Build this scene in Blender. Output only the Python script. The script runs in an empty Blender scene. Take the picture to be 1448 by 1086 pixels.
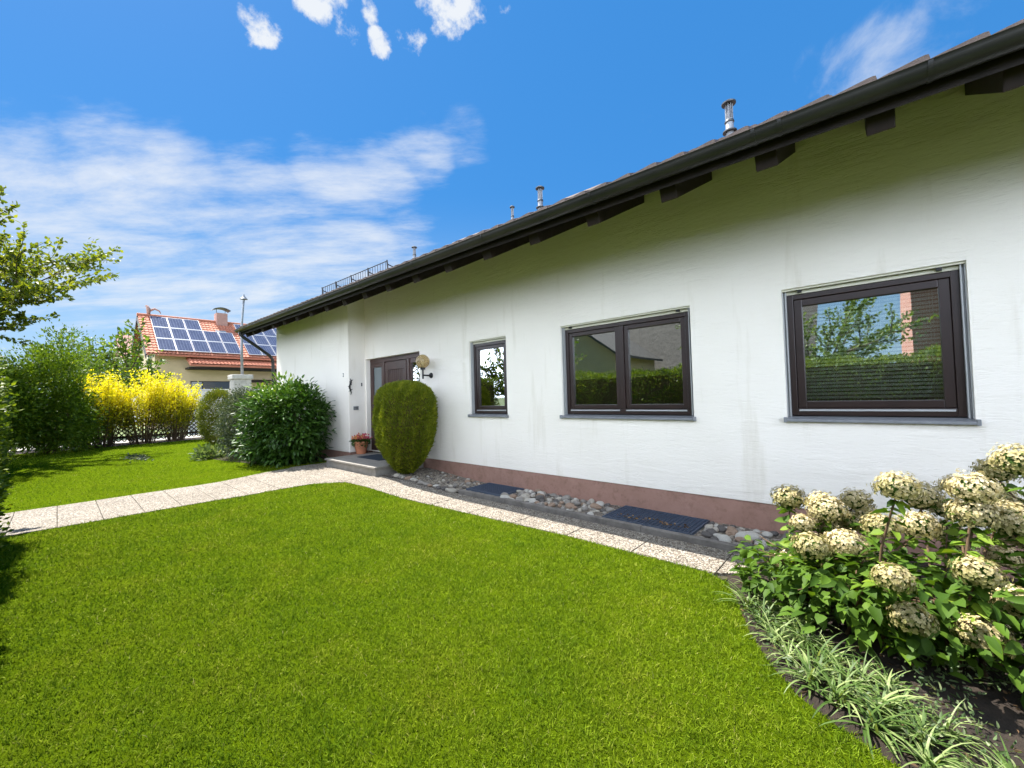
import bpy, math, random
import numpy as np
from mathutils import Matrix, Vector
sc = bpy.context.scene
COL = sc.collection
rng = np.random.default_rng(7)
random.seed(7)
R = math.radians

# ------------------------------------------------------------------ helpers
def tag(o, label=None, cat=None, group=None, kind=None):
    if label: o['label'] = label
    if cat: o['category'] = cat
    if group: o['group'] = group
    if kind: o['kind'] = kind
    return o
def empty(name, loc=(0, 0, 0), rz=0):
    o = bpy.data.objects.new(name, None); COL.objects.link(o)
    o.location = loc; o.rotation_euler = (0, 0, rz); o.empty_display_size = .1
    return o
def link(name, me, mat=None, parent=None):
    o = bpy.data.objects.new(name, me); COL.objects.link(o)
    if mat and not me.materials: me.materials.append(mat)
    if parent: o.parent = parent
    return o
def copy_tree(o, parent=None):
    c = o.copy(); COL.objects.link(c); c.parent = parent
    for ch in list(o.children): copy_tree(ch, c)
    return c
def raw_mesh(name, V, faces_flat, counts, rnd=None, smooth=False):
    me = bpy.data.meshes.new(name)
    V = np.asarray(V, np.float32); F = np.asarray(faces_flat, np.int32); Cn = np.asarray(counts, np.int32)
    me.vertices.add(len(V)); me.vertices.foreach_set('co', V.ravel())
    me.loops.add(len(F)); me.loops.foreach_set('vertex_index', F)
    me.polygons.add(len(Cn))
    st = np.concatenate([[0], np.cumsum(Cn)[:-1]]).astype(np.int32)
    me.polygons.foreach_set('loop_start', st)
    try: me.polygons.foreach_set('loop_total', Cn)
    except Exception: pass
    if rnd is not None:
        a = me.attributes.new('rnd', 'FLOAT', 'POINT'); a.data.foreach_set('value', np.asarray(rnd, np.float32))
    me.update(calc_edges=True)
    if smooth: me.polygons.foreach_set('use_smooth', np.ones(len(Cn), bool))
    return me

class MB:
    def __init__(s): s.v = []; s.f = []
    def add(s, vs, fs):
        n = len(s.v); s.v += [tuple(v) for v in vs]; s.f += [tuple(i + n for i in f) for f in fs]; return s
    def box(s, x0, x1, y0, y1, z0, z1):
        return s.add([(x0,y0,z0),(x1,y0,z0),(x1,y1,z0),(x0,y1,z0),(x0,y0,z1),(x1,y0,z1),(x1,y1,z1),(x0,y1,z1)],
                     [(0,3,2,1),(4,5,6,7),(0,1,5,4),(1,2,6,5),(2,3,7,6),(3,0,4,7)])
    def hexa(s, p):
        return s.add(p, [(0,3,2,1),(4,5,6,7),(0,1,5,4),(1,2,6,5),(2,3,7,6),(3,0,4,7)])
    def quad(s, a, b, c, d): return s.add([a, b, c, d], [(0,1,2,3)])
    def tube(s, pts, rad, n=8, cap=True):
        pts = [Vector(p) for p in pts]
        rr = rad if isinstance(rad, (list, tuple)) else [rad] * len(pts)
        base = len(s.v); prev = None
        for i, p in enumerate(pts):
            d = (pts[min(i+1, len(pts)-1)] - pts[max(i-1, 0)])
            if d.length < 1e-9: d = Vector((0,0,1))
            d.normalize()
            a = prev if prev is not None else (Vector((0,0,1)) if abs(d.z) < .9 else Vector((1,0,0)))
            u = (a - d * a.dot(d)).normalized(); w = d.cross(u); prev = u
            for k in range(n):
                t = 2*math.pi*k/n
                s.v.append(tuple(p + (u*math.cos(t) + w*math.sin(t))*rr[i]))
        for i in range(len(pts)-1):
            for k in range(n):
                a = base+i*n+k; b = base+i*n+(k+1) % n
                s.f.append((a, b, b+n, a+n))
        if cap:
            s.f.append(tuple(base+k for k in range(n))[::-1]); m = base+(len(pts)-1)*n
            s.f.append(tuple(m+k for k in range(n)))
        return s
    def lathe(s, prof, c=(0,0,0), n=20, capb=True, capt=True):
        base = len(s.v)
        for r, z in prof:
            for k in range(n):
                t = 2*math.pi*k/n; s.v.append((c[0]+r*math.cos(t), c[1]+r*math.sin(t), c[2]+z))
        for i in range(len(prof)-1):
            for k in range(n):
                a = base+i*n+k; b = base+i*n+(k+1) % n
                s.f.append((a, b, b+n, a+n))
        if capb: s.f.append(tuple(base+k for k in range(n))[::-1])
        if capt:
            m = base+(len(prof)-1)*n; s.f.append(tuple(m+k for k in range(n)))
        return s
    def build(s, name, mat, parent=None, smooth=False, bevel=0, seg=2, ang=35):
        me = bpy.data.meshes.new(name); me.from_pydata(s.v, [], s.f); me.update()
        o = link(name, me, mat, parent)
        if smooth:
            me.polygons.foreach_set('use_smooth', np.ones(len(me.polygons), bool))
            if smooth != 'all':
                try: me.set_sharp_from_angle(angle=R(ang))
                except Exception: pass
        if bevel:
            m = o.modifiers.new('bevel', 'BEVEL'); m.width = bevel; m.segments = seg; m.limit_method = 'ANGLE'; m.angle_limit = R(40)
        return o

def S(v, a, b):
    t = np.clip((np.asarray(v, float)-a)/(b-a), 0, 1); return t*t*(3-2*t)
def gz(x, y):      # the garden rises about ten centimetres towards the front door
    return .10*S(y, 1.7, 3.2)*S(-np.asarray(x, float), 5.0, 6.9)*S(x, -18, -13)

# ------------------------------------------------------------------ materials
class NT:
    def __init__(s, name):
        s.m = bpy.data.materials.new(name); s.m.use_nodes = True; s.t = s.m.node_tree
        s.b = s.t.nodes['Principled BSDF']; s.out = s.t.nodes['Material Output']
    def n(s, typ, **kw):
        nd = s.t.nodes.new(typ)
        for k, v in kw.items():
            if k.startswith('i_'):
                key = k[2:].replace('_', ' '); nd.inputs[key].default_value = v
            else: setattr(nd, k, v)
        return nd
    def l(s, a, b): s.t.links.new(a, b)
    def coord(s, sc_=(1,1,1), kind='Object'):
        tc = s.n('ShaderNodeTexCoord'); mp = s.n('ShaderNodeMapping'); s.l(tc.outputs[kind], mp.inputs[0]); mp.inputs['Scale'].default_value = sc_
        return mp.outputs[0]
    def noise(s, scale, detail=4, rough=.55, vec=None, sc_=(1,1,1), dist=0):
        nd = s.n('ShaderNodeTexNoise'); nd.inputs['Scale'].default_value = scale; nd.inputs['Detail'].default_value = detail
        nd.inputs['Roughness'].default_value = rough; nd.inputs['Distortion'].default_value = dist
        s.l(vec if vec is not None else s.coord(sc_), nd.inputs['Vector']); return nd.outputs['Fac']
    def ramp(s, fac, stops):
        r = s.n('ShaderNodeValToRGB'); e = r.color_ramp.elements
        while len(e) < len(stops): e.new(.5)
        for el, (p, c) in zip(e, stops):
            el.position = p; el.color = (*c, 1) if len(c) == 3 else c
        s.l(fac, r.inputs[0]); return r.outputs[0]
    def mix(s, fac, a, b, mode='MIX'):
        m = s.n('ShaderNodeMix'); m.data_type = 'RGBA'; m.blend_type = mode
        if hasattr(fac, 'links'): s.l(fac, m.inputs[0])
        else: m.inputs[0].default_value = fac
        for v, i in ((a, 6), (b, 7)):
            if hasattr(v, 'links'): s.l(v, m.inputs[i])
            else: m.inputs[i].default_value = (*v, 1)
        return m.outputs[2]
    def math(s, op, a, b=None, clamp=False):
        m = s.n('ShaderNodeMath'); m.operation = op; m.use_clamp = clamp
        for v, i in ((a, 0), (b, 1)):
            if v is None: continue
            if hasattr(v, 'links'): s.l(v, m.inputs[i])
            else: m.inputs[i].default_value = v
        return m.outputs[0]
    def col(s, v):
        if hasattr(v, 'links'): s.l(v, s.b.inputs['Base Color'])
        else: s.b.inputs['Base Color'].default_value = (*v, 1)
        return s
    def bump(s, h, strength=.5, dist=.01):
        b = s.n('ShaderNodeBump'); b.inputs['Strength'].default_value = strength; b.inputs['Distance'].default_value = dist
        s.l(h, b.inputs['Height']); s.l(b.outputs[0], s.b.inputs['Normal']); return s
    def set(s, **kw):
        for k, v in kw.items(): s.b.inputs[k.replace('_', ' ')].default_value = v
        return s

def simple(name, c, rough=.6, spec=.4, metal=0, nscale=None, var=.15, bump=0, bdist=.004):
    t = NT(name); t.set(Roughness=rough, Metallic=metal); t.b.inputs['Specular IOR Level'].default_value = spec
    if nscale:
        f = t.noise(nscale, 5, .6)
        t.col(t.ramp(f, [(.3, tuple(x*(1-var) for x in c)), (.7, tuple(min(1, x*(1+var)) for x in c))]))
        if bump: t.bump(f, bump, bdist)
    else: t.col(c)
    return t.m

def leafmat(name, stops, trans=.35, rough=.5, tcol=None, spec=.35):
    t = NT(name); a = t.n('ShaderNodeAttribute'); a.attribute_name = 'rnd'
    c = t.ramp(a.outputs['Fac'], stops); t.col(c); t.set(Roughness=rough); t.b.inputs['Specular IOR Level'].default_value = spec
    tr = t.n('ShaderNodeBsdfTranslucent'); cc = t.mix(1.0, c, tcol or (1.3, 1.25, .55), 'MULTIPLY'); t.l(cc, tr.inputs[0])
    mx = t.n('ShaderNodeMixShader'); mx.inputs[0].default_value = trans
    t.l(t.b.outputs[0], mx.inputs[1]); t.l(tr.outputs[0], mx.inputs[2]); t.l(mx.outputs[0], t.out.inputs[0])
    return t.m

M = {}
# rendered wall plaster: short horizontal trowel marks
t = NT('plaster')
n1 = t.noise(3.2, 8, .72, sc_=(.55, 1, 3.2), dist=.4); n2 = t.noise(28, 4, .6, sc_=(.6, 1, 2)); n3 = t.noise(.8, 3, .5)
vr = t.n('ShaderNodeTexNoise'); vr.inputs['Scale'].default_value = 9; vr.inputs['Detail'].default_value = 3; vr.inputs['Distortion'].default_value = 1.2
t.l(t.coord((.6, 1, 4.5)), vr.inputs['Vector'])
gr = t.ramp(vr.outputs['Fac'], [(.38, (0,0,0)), (.42, (1,1,1))])
h = t.math('ADD', t.math('MULTIPLY', n1, 1.0), t.math('MULTIPLY', n2, .35)); h = t.math('ADD', h, t.math('MULTIPLY', gr, .18))
st_ = t.ramp(t.noise(2.0, 5, .6, sc_=(2.2, 1, .25)), [(.28, (.90, .89, .86)), (.42, (1, 1, 1))]); t.col(t.mix(1.0, st_, t.ramp(n3, [(.3, (.85, .80, .73)), (.7, (.905, .855, .79))]), 'MULTIPLY')); t.set(Roughness=.9); t.bump(h, .5, .018); M['plaster'] = t.m
t = NT('plinth_paint'); n1 = t.noise(5, 6, .65); n2 = t.noise(60, 3)
t.col(t.mix(1.0, t.ramp(t.noise(11, 7, .75), [(.30, (.72, .70, .68)), (.5, (1, 1, 1))]), t.ramp(n1, [(.3, (.29, .165, .125)), (.7, (.37, .215, .17))]), 'MULTIPLY')); t.set(Roughness=.85); t.bump(n2, .35, .006); M['plinth'] = t.m
M['soffit'] = simple('dark_wood_boards', (.016, .011, .009), .7, .3, nscale=6, var=.4)
M['rafter'] = simple('dark_stained_timber', (.02, .012, .01), .65, .3, nscale=8, var=.4)
t = NT('coated_gutter_metal'); n1 = t.noise(7, 5, .6, sc_=(.4, 1, 1)); t.col(t.ramp(n1, [(.3, (.018, .018, .018)), (.7, (.036, .034, .032))]))
t.set(Roughness=.38, Metallic=.25); M['gutter'] = t.m
t = NT('concrete_roof_tiles'); n1 = t.noise(1.5, 6, .7); n2 = t.noise(40, 3)
t.col(t.ramp(n1, [(.25, (.06, .043, .037)), (.55, (.10, .072, .062)), (.8, (.17, .14, .125))])); t.set(Roughness=.8); t.bump(n2, .4, .006); M['tile'] = t.m
M['frame'] = simple('dark_brown_window_frame', (.022, .0105, .009), .35, .5, nscale=3, var=.2)
M['door'] = simple('dark_brown_door_wood', (.050, .022, .018), .42, .5, nscale=5, var=.25)
M['rail'] = simple('grey_aluminium', (.42, .43, .44), .45, .5, .3)
M['sill'] = simple('grey_window_sill', (.22, .23, .25), .4, .5, .2, nscale=9, var=.15)
M['cream_plastic'] = simple('cream_shutter_slot', (.62, .60, .50), .5)
M['black'] = simple('black_rubber', (.012, .012, .012), .5)
M['blackmetal'] = simple('black_iron', (.012, .012, .013), .4, .5, .3)
M['zinc'] = simple('zinc_pipe', (.24, .25, .27), .5, .4, .4, nscale=12, var=.2)
M['zincdark'] = simple('dark_zinc', (.08, .085, .09), .45, .5, .5)
M['interior'] = simple('interior_plaster', (.35, .33, .30), .9)
t = NT('window_glass')      # thin clear pane, strong mirror part like coated double glazing
tr = t.n('ShaderNodeBsdfTransparent'); tr.inputs[0].default_value = (.92, .96, .93, 1)
gl = t.n('ShaderNodeBsdfGlossy'); gl.inputs['Roughness'].default_value = .0; gl.inputs[0].default_value = (.92, .95, .93, 1)
fr = t.n('ShaderNodeFresnel'); fr.inputs[0].default_value = 1.6
fac = t.math('MULTIPLY_ADD', fr.outputs[0], .8); fac.node.inputs[2].default_value = .42; fac.node.use_clamp = True
wv = t.noise(1.7, 2, .5); bp = t.n('ShaderNodeBump'); bp.inputs['Strength'].default_value = .03; bp.inputs['Distance'].default_value = .02; t.l(wv, bp.inputs['Height']); t.l(bp.outputs[0], gl.inputs['Normal'])
mx = t.n('ShaderNodeMixShader'); t.l(fac, mx.inputs[0]); t.l(tr.outputs[0], mx.inputs[1]); t.l(gl.outputs[0], mx.inputs[2]); t.l(mx.outputs[0], t.out.inputs[0]); M['glass'] = t.m
M['frosted'] = simple('frosted_glass', (.16, .19, .20), .25, .6)
M['slat'] = simple('pale_blind_slats', (.80, .82, .80), .5)
t = NT('lamp_glass'); t.col((.75, .62, .38)); t.set(Roughness=.08, Transmission_Weight=.75, IOR=1.3); M['amber'] = t.m
# exposed aggregate slabs
t = NT('exposed_aggregate_slab')
vo = t.n('ShaderNodeTexVoronoi'); vo.inputs['Scale'].default_value = 66; t.l(t.coord(), vo.inputs['Vector'])
vs = t.n('ShaderNodeSeparateColor'); t.l(vo.outputs['Color'], vs.inputs[0])
pc = t.ramp(vs.outputs[0], [(0, (.12, .10, .08)), (.35, (.33, .285, .23)), (.7, (.47, .425, .36)), (.93, (.52, .49, .44)), (1, (.07, .065, .06))])
gap = t.ramp(vo.outputs['Distance'], [(.35, (1,1,1)), (.62, (.45, .42, .38))])
n1 = t.noise(1.1, 5, .65)
c = t.mix(1.0, pc, gap, 'MULTIPLY'); c = t.mix(1.0, c, t.ramp(n1, [(.25, (.72, .70, .67)), (.65, (1, 1, 1))]), 'MULTIPLY')
t.col(c); t.set(Roughness=.85); hh = t.math('SUBTRACT', 1.0, vo.outputs['Distance']); t.bump(hh, .9, .012); M['slab'] = t.m
M['joint'] = simple('joint_soil', (.055, .05, .03), .95, .2, nscale=14, var=.5)
t = NT('kerb_concrete'); n1 = t.noise(6, 7, .7); n2 = t.noise(90, 3)
t.col(t.ramp(n1, [(.3, (.10, .09, .08)), (.7, (.22, .20, .18))])); t.set(Roughness=.9); t.bump(n2, .5, .004); M['kerb'] = t.m
t = NT('grey_step_stone'); n1 = t.noise(9, 7, .7); n2 = t.noise(120, 3)
t.col(t.ramp(n1, [(.3, (.19, .175, .155)), (.7, (.30, .28, .25))])); t.set(Roughness=.7); t.bump(n2, .3, .003); M['step'] = t.m
t = NT('river_stone'); oi = t.n('ShaderNodeObjectInfo'); n1 = t.noise(7, 5, .7)
c1 = t.ramp(oi.outputs['Random'], [(0, (.11, .10, .095)), (.2, (.26, .24, .215)), (.45, (.42, .385, .33)), (.7, (.30, .21, .15)), (.85, (.48, .46, .42)), (1, (.62, .59, .54))])
for e in c1.node.color_ramp.elements: pass
c1.node.color_ramp.interpolation = 'CONSTANT'
t.col(t.mix(1.0, c1, t.ramp(n1, [(.3, (.7, .7, .7)), (.7, (1.05, 1.03, 1))]), 'MULTIPLY')); t.set(Roughness=.75); t.bump(t.noise(30, 4), .3, .004); M['stone'] = t.m
t = NT('fine_gravel'); vo = t.n('ShaderNodeTexVoronoi'); vo.inputs['Scale'].default_value = 38; t.l(t.coord(), vo.inputs['Vector'])
vs = t.n('ShaderNodeSeparateColor'); t.l(vo.outputs['Color'], vs.inputs[0])
t.col(t.ramp(vs.outputs[0], [(0, (.08, .07, .055)), (.6, (.25, .21, .17)), (1, (.40, .36, .30))])); t.set(Roughness=.9); t.bump(t.math('SUBTRACT', 1.0, vo.outputs['Distance']), 1, .02); M['gravel'] = t.m
t = NT('garden_soil'); n1 = t.noise(12, 8, .75); t.col(t.ramp(n1, [(.3, (.014, .009, .006)), (.7, (.05, .033, .021))])); t.set(Roughness=.95); t.bump(t.noise(25, 6, .8), 1, .03); M['soil'] = t.m
t = NT('lawn_soil'); n1 = t.noise(2.2, 6, .7); n2 = t.noise(140, 5, .8)
t.col(t.mix(.55, t.ramp(n1, [(.3, (.060, .10, .002)), (.7, (.095, .14, .004))]), t.ramp(n2, [(.3, (.03, .05, .002)), (.7, (.12, .18, .004))]))); t.set(Roughness=.95); t.b.inputs['Specular IOR Level'].default_value = 0
t.bump(n2, .8, .02); M['lawnbase'] = t.m
t = NT('grass_blades'); a = t.n('ShaderNodeAttribute'); a.attribute_name = 'rnd'
c = t.ramp(a.outputs['Fac'], [(0, (.070, .125, .006)), (.42, (.150, .230, .010)), (.75, (.225, .305, .020)), (.93, (.31, .36, .06)), (.97, (.34, .36, .07)), (1, (.45, .42, .17))])
pn = t.ramp(t.noise(1.3, 5, .65), [(.28, (.66, .80, .8)), (.5, (1, 1, 1)), (.74, (1.42, 1.16, 1.5))]); c = t.mix(1.0, c, pn, 'MULTIPLY')
pn2 = t.ramp(t.noise(7, 4, .6), [(.3, (.85, .9, .8)), (.7, (1.12, 1.08, 1.1))]); c = t.mix(1.0, c, pn2, 'MULTIPLY')
t.col(c); t.set(Roughness=.8); t.b.inputs['Specular IOR Level'].default_value = .03
tr = t.n('ShaderNodeBsdfTranslucent'); t.l(c, tr.inputs[0]); mx = t.n('ShaderNodeMixShader'); mx.inputs[0].default_value = .35
t.l(t.b.outputs[0], mx.inputs[1]); t.l(tr.outputs[0], mx.inputs[2]); t.l(mx.outputs[0], t.out.inputs[0]); M['blade'] = t.m
t = NT('meadow'); n1 = t.noise(.15, 6, .6); t.col(t.ramp(n1, [(.3, (.05, .085, .012)), (.7, (.10, .13, .03))])); t.set(Roughness=.95); M['meadow'] = t.m
M['bark'] = simple('bark', (.10, .075, .055), .9, .2, nscale=14, var=.5, bump=.8, bdist=.02)
M['stem'] = simple('brown_stems', (.11, .07, .04), .8, .2, nscale=30, var=.3)
G = leafmat
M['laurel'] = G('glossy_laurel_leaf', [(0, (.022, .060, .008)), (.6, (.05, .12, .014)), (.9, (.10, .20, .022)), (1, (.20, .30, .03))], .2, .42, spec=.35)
M['greyshrub'] = G('grey_green_leaf', [(0, (.035, .055, .03)), (.7, (.085, .115, .065)), (1, (.17, .19, .12))], .2, .55)
M['juniper'] = G('golden_conifer_needle', [(0, (.06, .085, .006)), (.5, (.13, .16, .010)), (1, (.26, .27, .02))], .25, .6)
M['topiary'] = G('clipped_conifer_leaf', [(0, (.07, .10, .006)), (.5, (.16, .20, .010)), (.85, (.27, .30, .018)), (1, (.42, .42, .035))], .3, .55)
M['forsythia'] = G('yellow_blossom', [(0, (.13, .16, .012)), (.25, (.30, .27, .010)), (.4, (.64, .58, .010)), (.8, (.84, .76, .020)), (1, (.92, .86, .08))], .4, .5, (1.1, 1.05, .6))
M['darkshrub'] = G('dark_shrub_leaf', [(0, (.055, .10, .006)), (.6, (.12, .20, .010)), (.9, (.22, .31, .016)), (1, (.42, .45, .02))], .3, .5)
M['midshrub'] = G('mid_green_leaf', [(0, (.05, .10, .010)), (.6, (.10, .17, .015)), (1, (.19, .26, .03))], .35, .5)
M['treeleaf'] = G('spring_tree_leaf', [(0, (.06, .10, .008)), (.5, (.13, .17, .012)), (1, (.24, .26, .03))], .45, .5)
M['hedge'] = G('hedge_leaf', [(0, (.045, .08, .008)), (.6, (.12, .19, .012)), (1, (.27, .34, .022))], .3, .5)
M['hydleaf'] = G('hydrangea_leaf', [(0, (.035, .08, .008)), (.6, (.085, .16, .014)), (1, (.20, .29, .025))], .3, .6, spec=.2)
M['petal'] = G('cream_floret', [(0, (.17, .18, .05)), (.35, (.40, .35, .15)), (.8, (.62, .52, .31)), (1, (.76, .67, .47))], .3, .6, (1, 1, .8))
M['strap'] = G('pale_strap_leaf', [(0, (.035, .08, .012)), (.5, (.11, .18, .04)), (1, (.36, .42, .18))], .3, .5)
M['ground_leaf'] = G('ground_cover_leaf', [(0, (.05, .09, .03)), (.6, (.12, .18, .07)), (1, (.25, .28, .15))], .3, .5)
M['flowers'] = G('pink_and_orange_bloom', [(0, (.04, .09, .02)), (.5, (.07, .13, .03)), (.52, (.45, .08, .14)), (.8, (.60, .12, .20)), (.82, (.75, .35, .12)), (1, (.8, .5, .25))], .3, .5)
M['litter'] = G('dry_leaf', [(0, (.05, .03, .015)), (.6, (.16, .09, .045)), (1, (.33, .22, .12))], .2, .8)
M['terracotta'] = simple('terracotta', (.50, .20, .11), .8, .2, nscale=10, var=.15)
M['mat'] = simple('doormat', (.035, .045, .06), .95, .1, nscale=80, var=.4, bump=.6)
M['grate'] = simple('dark_steel_grate', (.085, .115, .17), .45, .5, .4)
M['fence'] = simple('dark_fence_wood', (.045, .030, .020), .85, .2, nscale=8, var=.4)
M['cream_wall'] = simple('cream_house_wall', (.50, .39, .24), .9, .2, nscale=2, var=.06)
M['white_wall'] = simple('white_garden_wall', (.68, .68, .70), .9, .2, nscale=1.2, var=.07)
t = NT('red_roof_tiles'); n1 = t.noise(1.2, 5, .7); n2 = t.noise(9, 4, .7)
t.col(t.mix(.5, t.ramp(n1, [(.3, (.30, .09, .045)), (.7, (.48, .17, .09))]), t.ramp(n2, [(.3, (.22, .06, .035)), (.7, (.55, .22, .13))]))); t.set(Roughness=.8); M['redtile'] = t.m
t = NT('solar_cells'); t.set(Roughness=.18, Metallic=.1); cv = t.coord((1, 1, 1))
sx = t.n('ShaderNodeSeparateXYZ'); t.l(cv, sx.inputs[0])
gy = t.math('PINGPONG', sx.outputs[1], .0835); gl1 = t.math('LESS_THAN', gy, .006)
t.col(t.mix(gl1, t.ramp(t.noise(3, 3), [(.3, (.035, .042, .075)), (.7, (.06, .07, .115))]), (.20, .22, .28))); M['solar'] = t.m
M['solarframe'] = simple('silver_panel_frame', (.38, .40, .44), .4, .5, .4)
M['brickred'] = simple('red_chimney_render', (.36, .21, .17), .9, .2, nscale=6, var=.12)
M['concrete'] = simple('rough_concrete', (.42, .40, .36), .9, .2, nscale=5, var=.2, bump=.3)
M['darkglass'] = simple('dark_window', (.03, .035, .045), .1, .7)
M['greyglass'] = simple('curtained_window', (.25, .26, .27), .2, .6)
t = NT('red_brick'); br = t.n('ShaderNodeTexBrick'); br.inputs['Scale'].default_value = 2.2; br.inputs['Color1'].default_value = (.34, .10, .07, 1); br.inputs['Color2'].default_value = (.42, .15, .10, 1); br.inputs['Mortar'].default_value = (.45, .36, .30, 1)
tc = t.n('ShaderNodeTexCoord'); mp = t.n('ShaderNodeMapping'); t.l(tc.outputs['Object'], mp.inputs[0])
sp = t.n('ShaderNodeSeparateXYZ'); t.l(mp.outputs[0], sp.inputs[0]); cb = t.n('ShaderNodeCombineXYZ'); t.l(t.math('ADD', sp.outputs[0], sp.outputs[1]), cb.inputs[0]); t.l(sp.outputs[2], cb.inputs[1]); t.l(cb.outputs[0], br.inputs['Vector']); t.col(br.outputs[0]); t.set(Roughness=.9); M['brick'] = t.m
M['darktile'] = simple('dark_roof_tiles', (.075, .068, .062), .8, .3, nscale=4, var=.5, bump=.6, bdist=.04)

# ------------------------------------------------------------------ foliage
def unit(v): return v/np.maximum(np.linalg.norm(v, axis=-1, keepdims=True), 1e-9)
def leaves(name, pos, d, L, W, mat, parent=None, rnd=None, shape='oval', up=None, droop=.25):
    N = len(pos); pos = np.asarray(pos, float); d = unit(np.asarray(d, float))
    ref = rng.normal(size=(N, 3)) if up is None else up + rng.normal(size=(N, 3))*.35
    side = unit(np.cross(d, ref)); nrm = np.cross(side, d)
    L = np.broadcast_to(np.asarray(L, float), (N,))[:, None]; W = np.broadcast_to(np.asarray(W, float), (N,))[:, None]
    if rnd is None: rnd = rng.random(N)
    if shape == 'oval':
        dr = droop*L
        P = np.stack([pos, pos+d*L*.32+side*W*.5+nrm*W*.12, pos+d*L*.32-side*W*.5+nrm*W*.12,
                      pos+d*L*.7+side*W*.4+nrm*W*.10-nrm*dr*.4, pos+d*L*.7-side*W*.4+nrm*W*.10-nrm*dr*.4, pos+d*L-nrm*dr,
                      pos+d*L*.35-nrm*.02*L], 1)
        loc = np.array([0,2,6, 0,6,1, 6,2,4,5, 6,5,3,1]); cnt = np.array([3,3,4,4]); k = 7
    elif shape == 'blade':
        P = np.stack([pos+side*W*.5, pos-side*W*.5, pos+d*L*.55+side*W*.36, pos+d*L*.55-side*W*.36, pos+d*L-nrm*droop*L], 1)
        loc = np.array([0,1,3,2, 2,3,4]); cnt = np.array([4,3]); k = 5
    else:
        P = np.stack([pos, pos+d*L*.45+side*W*.5, pos+d*L-nrm*droop*L*.6, pos+d*L*.45-side*W*.5], 1)
        loc = np.array([0,3,2, 0,2,1]); cnt = np.array([3,3]); k = 4
    V = P.reshape(-1, 3); F = (loc[None, :] + (np.arange(N)*k)[:, None]).ravel(); Cn = np.tile(cnt, N)
    me = raw_mesh(name, V, F, Cn, np.repeat(rnd, k))
    return link(name, me, mat, parent)
def fib(n):
    i = np.arange(n)+.5; ph = np.arccos(1-2*i/n); th = np.pi*(1+5**.5)*i
    return np.stack([np.cos(th)*np.sin(ph), np.sin(th)*np.sin(ph), np.cos(ph)], 1)
def lump(d, seed=0, amp=.12, f=2.2):
    r = np.random.default_rng(seed); out = np.zeros(len(d))
    for k in range(6):
        w = r.normal(size=3)*f*(1+k*.5); out += np.sin(d@w + r.random()*6.28)*amp/(1+k*.5)
    return 1+out
def shrub_points(c, rad, nclus, per, seed=0, amp=.12, inner=.6, csize=.12, zmin=None, spread=1.0, power=.6):
    """leaf positions in clusters over an uneven ellipsoid crown"""
    r = np.random.default_rng(seed)
    d = unit(r.normal(size=(nclus, 3))); q = inner + (1-inner)*r.random(nclus)**power
    rr = lump(d, seed, amp)*q
    cc = d*rr[:, None]*np.asarray(rad) + np.asarray(c)
    k = r.poisson(per, nclus).clip(1)
    idx = np.repeat(np.arange(nclus), k)
    off = r.normal(size=(len(idx), 3))*csize
    p = cc[idx]+off
    dirs = unit(d[idx]*.8*spread + unit(off)*.8 + np.array([0, 0, .25]) + r.normal(size=off.shape)*.35)
    shade = r.random(nclus)[idx]*.5 + r.random(len(idx))*.5
    if zmin is not None:
        k = p[:, 2] > zmin; p, dirs, shade = p[k], dirs[k], shade[k]
    return p, dirs, shade
def stems(name, base, tops, r0, mat, parent, n=5, bend=.25):
    mb = MB(); base = Vector(base)
    for tp in tops:
        tp = Vector(tp); b = base + Vector((random.uniform(-1, 1), random.uniform(-1, 1), 0))*r0*6
        mid = b.lerp(tp, .5) + Vector((0, 0, (tp-b).length*bend*.5)) + Vector((random.uniform(-1,1), random.uniform(-1,1), 0))*(tp-b).length*.06
        pts = [b, b.lerp(mid, .5)+Vector((0,0,.02)), mid, mid.lerp(tp, .5)+Vector((0,0,(tp-b).length*.03)), tp]
        mb.tube(pts, [r0, r0*.85, r0*.65, r0*.45, r0*.25], n)
    return mb.build(name, mat, parent, smooth='all')

def rel(p, c): return np.asarray(p)-np.asarray(c)
def shrub(name, label, cat, base, crown_c, rad, nclus, per, L, W, mat, seed, shape='oval', group=None, amp=.12, inner=.55, csize=.1, nst=10, sr=.012, rndfn=None, power=.6, zmin=.03):
    o = empty(name, base); tag(o, label, cat, group)
    p, d, s = shrub_points(rel(crown_c, base), rad, nclus, per, seed, amp, inner, csize, zmin, power=power)
    if rndfn: s = rndfn(p, s)
    r = np.random.default_rng(seed+99); n = len(p)
    leaves('foliage', p, d, L*r.uniform(.7, 1.25, n), W*r.uniform(.75, 1.2, n), mat, o, s, shape)
    k = r.choice(n, nst, replace=False)
    stems('stems', (0, 0, -.03), [tuple(p[i]*.92) for i in k], sr, M['stem'], o)
    return o

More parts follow.
